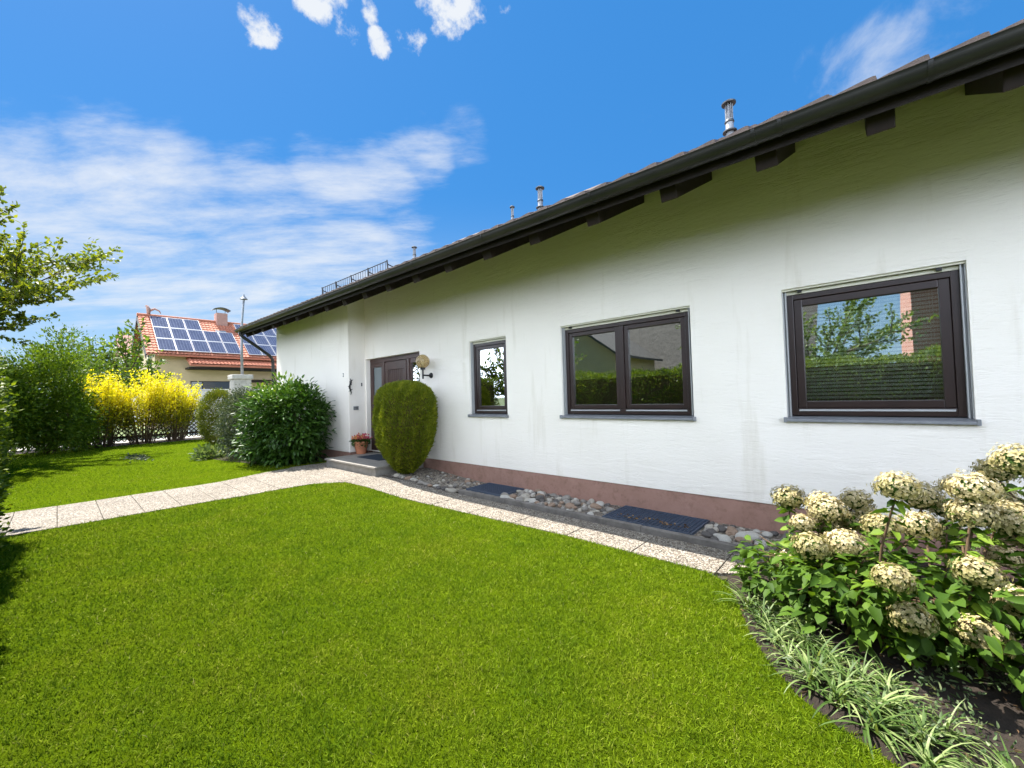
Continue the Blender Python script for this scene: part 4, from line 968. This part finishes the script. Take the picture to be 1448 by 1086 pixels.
for (xa, xb, z0_, z1_) in ((-39.2, -38.8, 3.6, 5.6), (-38.0, -37.6, 4.2, 5.4)):
    f_ = nh(MB().box(xa, xb, n0+.30, n0+.345, z0_, z1_).build('window', M['black']))
    MB().box(xa+.05, xb-.05, n0+.29, n0+.299, z0_+.05, z1_-.05).build('pane', M['darkglass'], f_)
mb = MB(); slope(mb, -35.0, 3.15, -36.19, 3.35, 9.8, 14, .08); nh(mb.build('porch_roof', M['rafter']))
# ridge ornament: a small bird with a raised tail
mb = MB().tube([(-40, n0+.45, nz(-40)+.15), (-40, n0+.45, nz(-40)+.55), (-40, n0+.36, nz(-40)+.80)], [.10, .13, .07], 8)
mb.tube([(-40, n0+.5, nz(-40)+.45), (-40, n0+.8, nz(-40)+.62), (-40, n0+1.05, nz(-40)+.5), (-40, n0+1.15, nz(-40)+.3)], [.09, .07, .05, .02], 6)
mb.tube([(-40, n0+.36, nz(-40)+.80), (-40, n0+.25, nz(-40)+.76)], [.06, .02], 6)
o = mb.build('roof_ornament', M['brickred'], smooth='all'); tag(o, 'small reddish bird ornament on the left end of the solar panel house ridge', 'ornament')
# farther roof peeking between trees
FH = empty('far_house', (-52, 4.5, 0)); tag(FH, 'distant small house with brown roof showing behind the garden tree', 'house')
mb = MB().box(-3, 3, -.6, 5, 0, 5.9); mb.build('wall', M['white_wall'], FH)
mb = MB(); slope(mb, 3.3, 5.8, 0, 8.2, -.9, 5.3); slope(mb, 0, 8.2, -3.3, 5.8, -.9, 5.3); mb.build('roof', M['brickred'], FH)

# ------------------------------------------------------------------ seen only mirrored in the windows
tree('tree_behind_hedge', 'leafy tree behind the hedge mirrored in the large window', (-2.2, -7.6, 0), 5.9, .9, M['midshrub'], 15, 60, .10, .065, .13, 3, (0, 0), .22)
tree('tree_behind_hedge', 'leafy tree behind the hedge mirrored in the small window', (-13.6, -6.2, 0), 5.0, .9, M['midshrub'], 16, 20, .14, .09, .13, 3, (0, 0), .22)
BB = empty('brick_building', (6, -26, 0)); tag(BB, 'tall red brick building mirrored in the upper right of the large window', 'building')
MB().box(-4.4, 5, -5, 5.5, 0, 8.6).build('wall', M['brick'], BB)
for k in range(2): MB().box(-2.8+k*3.4, -1.2+k*3.4, 5.501, 5.53, 5.2, 6.5).build('window', M['darkglass'], BB)
PH = empty('pale_house', (-12, -16, 0)); tag(PH, 'cream house with dark tiled roof mirrored in the two-pane window', 'house')
MB().box(-6, 0, -3, 3, 0, 4.2).build('wall', M['cream_wall'], PH); MB().box(-4, 9, -8, -3.5, 0, 3.0).build('wall', M['cream_wall'], PH)
mb = MB(); mb.add([(-6,3,4.2),(0,3,4.2),(-3.6,3,6.6),(-6,-3,4.2),(0,-3,4.2),(-3.6,-3,6.6)], [(0,1,2),(4,3,5)]); mb.build('gable', M['cream_wall'], PH)
mb = MB(); mb.hexa([(.5,3.5,3.75),(.5,-3.3,3.75),(-3.6,-3.3,6.62),(-3.6,3.5,6.62),(.5,3.5,3.9),(.5,-3.3,3.9),(-3.6,-3.3,6.8),(-3.6,3.5,6.8)]); mb.hexa([(-3.6,3.5,6.62),(-3.6,-3.3,6.62),(-6.5,-3.3,3.9),(-6.5,3.5,3.9),(-3.6,3.5,6.8),(-3.6,-3.3,6.8),(-6.5,-3.3,4.05),(-6.5,3.5,4.05)])
mb.hexa([(-4.5,-2.9,2.7),(9.5,-2.9,2.7),(9.5,-6.5,7.4),(-4.5,-6.5,7.4),(-4.5,-2.9,2.8),(9.5,-2.9,2.8),(9.5,-6.5,7.55),(-4.5,-6.5,7.55)])
mb.build('roof', M['darktile'], PH)
f_ = MB().box(-4.2, -3.2, 3.001, 3.04, 2.2, 3.6).build('window', M['darkglass'], PH)

# ------------------------------------------------------------------ hydrangeas
heads = [(1163,712,22,0),(1210,709,22,0),(1268,690,30,1),(1303,714,14,1),(1376,694,33,2),(1442,655,35,3),(1135,741,17,0),(1148,775,27,0),(1195,771,28,0),(1207,739,23,0),(1247,746,25,1),(1300,745,27,1),(1337,752,22,2),(1378,728,32,2),(1427,738,35,3),(1240,789,20,1),(1263,820,27,1),(1290,877,29,1),(1383,812,30,2),(1390,900,35,2),(1444,856,32,3),(1318,838,20,2),(1112,793,20,0),(1410,700,24,3),(1450,760,30,3),(1340,722,22,2),(1408,668,26,3),(1350,688,20,2),(1170,745,18,0),(1225,728,18,1),(1360,775,20,2),(1420,790,22,3),(1220,850,16,1),(1330,910,14,2),(1100,850,13,0),(1185,815,15,0)]
bases = [(-.42, 3.55), (-.12, 3.30), (.28, 3.25), (.75, 3.2)]
hlab = ['leftmost hydrangea bush of cream flower heads beside the kerb corner', 'second hydrangea bush of cream flower heads, right of the kerb corner', 'third hydrangea bush of cream flower heads, below the large window', 'rightmost hydrangea bush with the tallest cream flower heads at the picture edge']
hyd = []
for i, b in enumerate(bases):
    o = empty('hydrangea_bush', (b[0], b[1], 0)); tag(o, hlab[i], 'bush', 'hydrangeas in the flower bed'); hyd.append(o)
hd = {0: [], 1: [], 2: [], 3: []}
for (x, y, rr, b) in heads:
    if rr >= 30: depth = 2.36
    elif rr >= 25: depth = 2.65
    elif rr >= 20: depth = 3.05
    else: depth = 3.0
    if y > 800 and rr > 22: depth = 2.0
    p = px(x, y, depth); hd[b].append((p, .88*rr*depth/574.9))
for b, pts in {0: [(-.55, 3.9, .62), (-.3, 3.75, .6)], 2: [(.55, 3.9, .7), (.2, 4.0, .72)], 3: [(1.2, 3.3, .9), (1.1, 2.7, .7), (1.35, 3.8, 1.0)]}.items():
    for p in pts: hd[b].append((Vector(p), .125))
for b in range(4):
    o = hyd[b]; base = Vector((bases[b][0], bases[b][1], 0)); r = np.random.default_rng(200+b); mb = MB(); LP = []; LD = []; LS = []
    for (p, rad) in hd[b]:
        loc = p-base; c = np.array(loc)
        # head: dense dome of small florets on an inner ball of stalks
        n = int(900*min(1.2, (rad/.13)**2)+200); v = unit(r.normal(size=(n, 3))); v = v[v[:, 2] > -.45]; n = len(v)
        lp_ = lump(v*2, int(rad*9999) % 97, .09, 4.0)*(1-.30*r.random(n)**1.6)
        q = v*np.array([1.0, 1.0, .88])*rad*lp_[:, None]
        pos = np.repeat(q, 4, 0); nn = np.repeat(v, 4, 0)
        t1 = unit(np.cross(nn, r.normal(size=(1, 3))*np.ones_like(nn))); t2 = np.cross(nn, t1); aa = np.tile(np.arange(4)*math.pi/2, n)+np.repeat(r.random(n)*6.28, 4)
        dd = t1*np.cos(aa)[:, None]+t2*np.sin(aa)[:, None]+nn*.35+r.normal(size=nn.shape)*.12
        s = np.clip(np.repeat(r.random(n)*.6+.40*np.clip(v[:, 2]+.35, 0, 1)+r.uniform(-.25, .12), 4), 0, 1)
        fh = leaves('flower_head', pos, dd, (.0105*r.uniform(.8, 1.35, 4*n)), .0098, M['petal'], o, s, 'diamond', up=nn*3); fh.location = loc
        core = MB().lathe([(rad*.72*math.sin(math.pi*k/10)+.001, -rad*.56*math.cos(math.pi*k/10)) for k in range(11)], (0,0,0), 12); co_ = core.build('stalks', M['hydleaf'], fh, smooth='all')
        # stem
        b0 = Vector((random.uniform(-.10, .10), random.uniform(-.10, .10), -.02)); mid = b0.lerp(loc, .55)+Vector((0, 0, .06)); mid.x = b0.x+(loc.x-b0.x)*.45; mid.y = b0.y+(loc.y-b0.y)*.45
        pts = [b0, b0.lerp(mid, .5), mid, mid.lerp(loc, .6)+Vector((0,0,-.01)), loc+Vector((0,0,-rad*.3))]
        mb.tube(pts, [.010, .0085, .007, .006, .005], 6)
        # opposite leaf pairs up the stem, the biggest just under the head
        for k in range(11):
            t_ = .36+.56*k/10; seg = min(3, int(t_*4)); a = pts[seg].lerp(pts[seg+1], t_*4-seg)
            th = k*1.57+r.random()*.8
            for sg in (0, math.pi):
                ang = th+sg; LP.append(np.array(a)+r.normal(size=3)*.012); LD.append(np.array([math.cos(ang), math.sin(ang), r.uniform(-.35, .35)])); LS.append(r.random())
    # fill of lower leafy shoots
    m = 460
    for k in range(m):
        a = r.uniform(0, 6.283); q = .42*math.sqrt(r.random()); z = r.uniform(.08, [.32, .44, .50, .56][b]); LP.append(np.array([math.cos(a)*q, math.sin(a)*q, z])); LD.append(np.array([math.cos(a), math.sin(a), r.uniform(-.4, .3)])+r.normal(size=3)*.5); LS.append(r.random()*.7)
    for k in range(16):
        a = r.uniform(0, 6.283); q = .4*math.sqrt(r.random()); mb.tube([(0, 0, 0), (math.cos(a)*q*.5, math.sin(a)*q*.5, .3), (math.cos(a)*q, math.sin(a)*q, r.uniform(.25, .38))], [.008, .006, .003], 5)
    n = len(LP); leaves('leaves', np.array(LP), np.array(LD), r.uniform(.06, .11, n), r.uniform(.036, .062, n), M['hydleaf'], o, np.array(LS), 'oval', up=np.array([0,0,1.]), droop=.32)
    mb.build('stems', M['stem'], o, smooth='all')

# strap leaved edging plants along the bed
def tuft_mesh(seed, n=34, ln=.24):
    r = np.random.default_rng(seed); V = []; Fc = []; rn = []; seg = 6
    for k in range(n):
        a = r.uniform(0, 6.283); L_ = ln*r.uniform(.6, 1.15); w0 = r.uniform(.004, .0075); el = r.uniform(.5, 1.35); bend = r.uniform(.9, 1.9); c = np.array([r.normal()*.018, r.normal()*.018, 0.]); d = np.array([math.cos(a), math.sin(a), 0]); sd = np.array([-d[1], d[0], 0]); tone = r.random(); b0 = len(V)
        for j in range(seg+1):
            t_ = j/seg; w = w0*(1-t_**2.2)+.0004; e = el-bend*t_
            V.append(c-sd*w); V.append(c+sd*w); rn += [tone*.8, tone*.8+.2]
            c = c+(d*math.cos(e)+np.array([0, 0, math.sin(e)]))*L_/seg; c[2] = max(c[2], .006)
        for j in range(seg): q = b0+2*j; Fc.append((q, q+1, q+3, q+2))
    me = raw_mesh('grass_tuft', V, np.array(Fc).ravel(), np.full(len(Fc), 4), rn, smooth=True); me.materials.append(M['strap']); return me
tm = [tuft_mesh(300+k) for k in range(5)]
te = [(-.30, 2.95), (-.22, 2.82), (-.12, 2.72), (.02, 2.62), (-.02, 2.78), (.16, 2.55), (.34, 2.40), (-.40, 3.15), (.5, 2.36), (-.80, 3.55), (-.70, 3.38), (-.58, 3.5), (-.72, 3.2), (-.56, 3.22), (-.60, 3.03), (-.44, 3.08), (-.50, 2.88), (-.36, 2.92), (-.42, 2.72), (-.28, 2.76), (-.31, 2.58), (-.17, 2.66), (-.19, 2.50), (-.05, 2.55), (-.06, 2.40), (.09, 2.44), (.10, 2.30), (.26, 2.30), (.40, 2.22), (.55, 2.24), (.62, 2.12), (.78, 2.12), (1.0, 2.1)]
for i, (x, y) in enumerate(te):
    o = bpy.data.objects.new('edging_plant', tm[i % 5]); COL.objects.link(o); s = random.uniform(.72, 1.05)*(1.0 if i > 6 else .8)
    o.location = (x, y, -.008); o.scale = (s, s, s); o.rotation_euler = (0, 0, random.uniform(0, 6.28))
    tag(o, 'arching tuft of narrow pale striped leaves along the lawn edge of the flower bed', 'plant', 'strap leaved edging plants along the flower bed')
r = np.random.default_rng(401); n = 900
xx = r.uniform(-.95, 1.6, n); yy = r.uniform(2.0, 4.6, n); k = inpoly(xx, yy, bed_edge+[(3.5, 4.9), (-.6, 4.9), (-.7, 3.9)]); xx, yy = xx[k], yy[k]; n = len(xx)
tag(leaves('leaf_litter', np.stack([xx, yy, np.full(n, .004)], 1), np.stack([r.normal(size=n), r.normal(size=n), np.abs(r.normal(size=n))*.2], 1), r.uniform(.012, .035, n), .012, M['litter']), 'dry brown leaf litter on the dark soil under the hydrangeas', 'leaf litter', kind='stuff')
n = 6500; xx = r.uniform(-1.0, 1.2, n); yy = r.uniform(2.3, 4.1, n); k = inpoly(xx, yy, bed_edge+[(3.5, 4.9), (-.6, 4.9), (-.7, 3.9)]) & (np.sin(xx*9)+np.sin(yy*8+xx*4) > -.3); xx, yy = xx[k], yy[k]; n = len(xx)
tag(leaves('ground_cover', np.stack([xx, yy, r.uniform(.0, .09, n)], 1), np.stack([r.normal(size=n), r.normal(size=n), np.abs(r.normal(size=n))], 1), r.uniform(.015, .035, n), .010, M['ground_leaf']), 'low small-leaved ground cover behind the edging plants', 'ground cover', kind='stuff')

# ------------------------------------------------------------------ light and sky
sun_dir = Vector((-.55, -.12, 1.0)).normalized()      # towards the sun
el = math.asin(sun_dir.z); az = math.atan2(sun_dir.x, sun_dir.y)
ld = bpy.data.lights.new('sun', 'SUN'); ld.energy = 5.0; ld.angle = R(.5); ld.color = (1.0, .955, .88)
lo = bpy.data.objects.new('sun', ld); COL.objects.link(lo); lo.rotation_euler = (-sun_dir).to_track_quat('-Z', 'Y').to_euler(); lo.location = (0, 0, 30)
W = bpy.data.worlds.new('World'); sc.world = W; W.use_nodes = True; nt = W.node_tree; bg = nt.nodes['Background']
def N(typ, **kw):
    nd = nt.nodes.new(typ)
    for k, v in kw.items(): setattr(nd, k, v)
    return nd
def LK(a, b): nt.links.new(a, b)
def MT(op, a, b=None, c=None, clamp=False):
    m = N('ShaderNodeMath'); m.operation = op; m.use_clamp = clamp
    for i, v in enumerate((a, b, c)):
        if v is None: continue
        if hasattr(v, 'links'): LK(v, m.inputs[i])
        else: m.inputs[i].default_value = v
    return m.outputs[0]
sky = N('ShaderNodeTexSky'); sky.sky_type = 'NISHITA'; sky.sun_disc = False; sky.sun_elevation = el; sky.sun_rotation = az; sky.air_density = 1.0; sky.dust_density = .3; sky.ozone_density = 3.0
tc = N('ShaderNodeTexCoord'); dirv = tc.outputs['Generated']
sep = N('ShaderNodeSeparateXYZ'); LK(dirv, sep.inputs[0])
zz_ = MT('ADD', MT('MAXIMUM', sep.outputs[2], 0.0), .12)
comb = N('ShaderNodeCombineXYZ'); LK(MT('DIVIDE', sep.outputs[0], zz_), comb.inputs[0]); LK(MT('DIVIDE', sep.outputs[1], zz_), comb.inputs[1])
def noise(scale, detail, rough, dist=0., sc3=(1,1,1), rot=0., src=None):
    mp = N('ShaderNodeMapping'); mp.inputs['Scale'].default_value = sc3; mp.inputs['Rotation'].default_value = (0, 0, rot); LK(src or comb.outputs[0], mp.inputs[0])
    n_ = N('ShaderNodeTexNoise'); n_.inputs['Scale'].default_value = scale; n_.inputs['Detail'].default_value = detail; n_.inputs['Roughness'].default_value = rough; n_.inputs['Distortion'].default_value = dist
    LK(mp.outputs[0], n_.inputs['Vector']); return n_.outputs['Fac']
wn = N('ShaderNodeTexNoise'); wn.inputs['Scale'].default_value = 7; wn.inputs['Detail'].default_value = 5; LK(dirv, wn.inputs['Vector'])
wa = N('ShaderNodeVectorMath'); wa.operation = 'MULTIPLY_ADD'; LK(wn.outputs['Color'], wa.inputs[0]); wa.inputs[1].default_value = (.06, .06, .06); wa.inputs[2].default_value = (-.03, -.03, -.03)
wb = N('ShaderNodeVectorMath'); wb.operation = 'ADD'; LK(wa.outputs[0], wb.inputs[0]); LK(dirv, wb.inputs[1]); wc = N('ShaderNodeVectorMath'); wc.operation = 'NORMALIZE'; LK(wb.outputs[0], wc.inputs[0])
def blobs(lst):
    acc = None
    for (x, y, rad, wgt) in lst:
        d = (F + Rt*((x-724)/574.896) - Up*((y-543)/574.896)); k = d.length; d.normalize(); ra = rad/574.896/k
        vd = N('ShaderNodeVectorMath'); vd.operation = 'DOT_PRODUCT'; LK(wc.outputs[0], vd.inputs[0]); vd.inputs[1].default_value = d
        mr = N('ShaderNodeMapRange'); mr.interpolation_type = 'SMOOTHSTEP'; mr.inputs['From Min'].default_value = math.cos(ra*1.15); mr.inputs['From Max'].default_value = math.cos(ra*.15); mr.inputs['To Max'].default_value = wgt
        LK(vd.outputs['Value'], mr.inputs['Value']); acc = mr.outputs[0] if acc is None else MT('MAXIMUM', acc, mr.outputs[0])
    return acc
cir = blobs([(60,250,120,.8),(170,250,110,.9),(270,285,120,1),(60,330,150,1),(200,350,150,1),(380,310,130,1),(480,275,110,1),(540,255,80,.95),(600,218,75,.85),(650,195,70,.72),(690,178,50,.5),(350,380,150,1),(480,370,140,1),(560,350,90,.85),(650,245,60,.5),(90,400,120,.8),(250,410,130,.85),(-150,300,260,.9),(20,180,60,.35)])
cum = blobs([(450,-14,62,1),(634,-12,70,1),(655,8,38,.85),(366,40,34,.86),(488,48,30,.86),(537,60,28,.86),(578,58,27,.84),(522,16,22,.65),(700,0,24,.62)])
fnt = blobs([(1240,105,90,.75),(1200,115,60,.6),(1310,35,90,.55),(1330,70,60,.45),(1160,95,40,.3)])
other = blobs([(2700,-900,900,1)])
def dotv(v):
    d_ = N('ShaderNodeVectorMath'); d_.operation = 'DOT_PRODUCT'; LK(comb.outputs[0], d_.inputs[0]); d_.inputs[1].default_value = v; return d_.outputs['Value']
cb2 = N('ShaderNodeCombineXYZ'); LK(dotv((.745*.55, .667*.55, 0)), cb2.inputs[0]); LK(dotv((-.667*1.25, .745*1.25, 0)), cb2.inputs[1])
n1 = noise(2.2, 12, .66, .15, src=cb2.outputs[0]); n2 = noise(8.0, 8, .6, .3, src=dirv)
def thr(n_, mask, lo_, hi_, k):
    v = MT('ADD', n_, MT('MULTIPLY', MT('SUBTRACT', mask, 1.0), k)); mr = N('ShaderNodeMapRange'); mr.interpolation_type = 'SMOOTHSTEP'; mr.inputs['From Min'].default_value = lo_; mr.inputs['From Max'].default_value = hi_; LK(v, mr.inputs['Value']); return mr.outputs[0]
n3 = MT('ADD', MT('MULTIPLY', MT('SUBTRACT', noise(17, 10, .62, .0, src=dirv), .5), 2.6), .5)
c1 = MT('MULTIPLY', thr(n1, cir, .28, .68, .5), .95); c2 = MT('MULTIPLY', thr(n3, cum, .05, .55, 1.25), .97); c3 = MT('MULTIPLY', thr(n2, fnt, .22, .60, .5), .55)
# bright cloud bank added behind the viewer, out of view, to light the wall
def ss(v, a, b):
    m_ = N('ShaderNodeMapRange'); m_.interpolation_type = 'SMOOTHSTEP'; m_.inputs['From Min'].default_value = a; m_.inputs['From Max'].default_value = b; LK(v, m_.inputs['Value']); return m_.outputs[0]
vd = N('ShaderNodeVectorMath'); vd.operation = 'DOT_PRODUCT'; LK(dirv, vd.inputs[0]); vd.inputs[1].default_value = Vector((-.01, -.985, .15)).normalized()  # clear disc in the added cloud where the windows mirror blue sky
back_fill = MT('MULTIPLY', MT('MULTIPLY', ss(MT('MULTIPLY', sep.outputs[1], -1.0), .10, .34), ss(sep.outputs[2], -.03, .02)), MT('SUBTRACT', 1.0, ss(vd.outputs['Value'], .975, .993)))
n4 = noise(1.3, 8, .6, .3); c4 = thr(n4, back_fill, .06, .40, .6)
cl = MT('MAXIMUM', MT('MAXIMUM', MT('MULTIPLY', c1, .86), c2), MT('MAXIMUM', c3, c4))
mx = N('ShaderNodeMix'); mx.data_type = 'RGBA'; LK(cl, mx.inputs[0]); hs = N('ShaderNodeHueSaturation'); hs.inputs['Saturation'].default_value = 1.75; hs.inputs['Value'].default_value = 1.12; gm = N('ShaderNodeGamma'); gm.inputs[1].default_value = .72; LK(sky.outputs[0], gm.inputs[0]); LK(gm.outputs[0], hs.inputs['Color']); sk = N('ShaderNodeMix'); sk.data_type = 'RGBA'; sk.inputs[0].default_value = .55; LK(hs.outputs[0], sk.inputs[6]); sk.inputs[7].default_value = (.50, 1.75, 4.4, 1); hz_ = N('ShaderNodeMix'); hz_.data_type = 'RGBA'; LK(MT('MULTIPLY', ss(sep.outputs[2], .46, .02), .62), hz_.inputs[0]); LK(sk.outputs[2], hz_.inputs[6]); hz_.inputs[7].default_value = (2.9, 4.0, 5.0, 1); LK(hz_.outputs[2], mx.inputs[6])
cc_ = N('ShaderNodeMix'); cc_.data_type = 'RGBA'; LK(c4, cc_.inputs[0]); cc_.inputs[6].default_value = (4.3, 4.5, 4.75, 1); cw_ = N('ShaderNodeMix'); cw_.data_type = 'RGBA'; LK(ss(sep.outputs[2], .12, .55), cw_.inputs[0]); cw_.inputs[6].default_value = (34., 38., 44.5, 1); cw_.inputs[7].default_value = (9.2, 10.4, 12.6, 1); LK(cw_.outputs[2], cc_.inputs[7]); LK(cc_.outputs[2], mx.inputs[7])  # added cloud is brightest near the horizon to reach the wall under the eave
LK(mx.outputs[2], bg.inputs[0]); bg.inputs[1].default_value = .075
sc.view_settings.view_transform = 'Standard'; sc.view_settings.look = 'None'; sc.view_settings.exposure = 1.45; sc.view_settings.gamma = 1; sc.view_settings.use_curve_mapping = False
sc.cycles.max_bounces = 8; sc.cycles.transparent_max_bounces = 8; sc.cycles.diffuse_bounces = 4
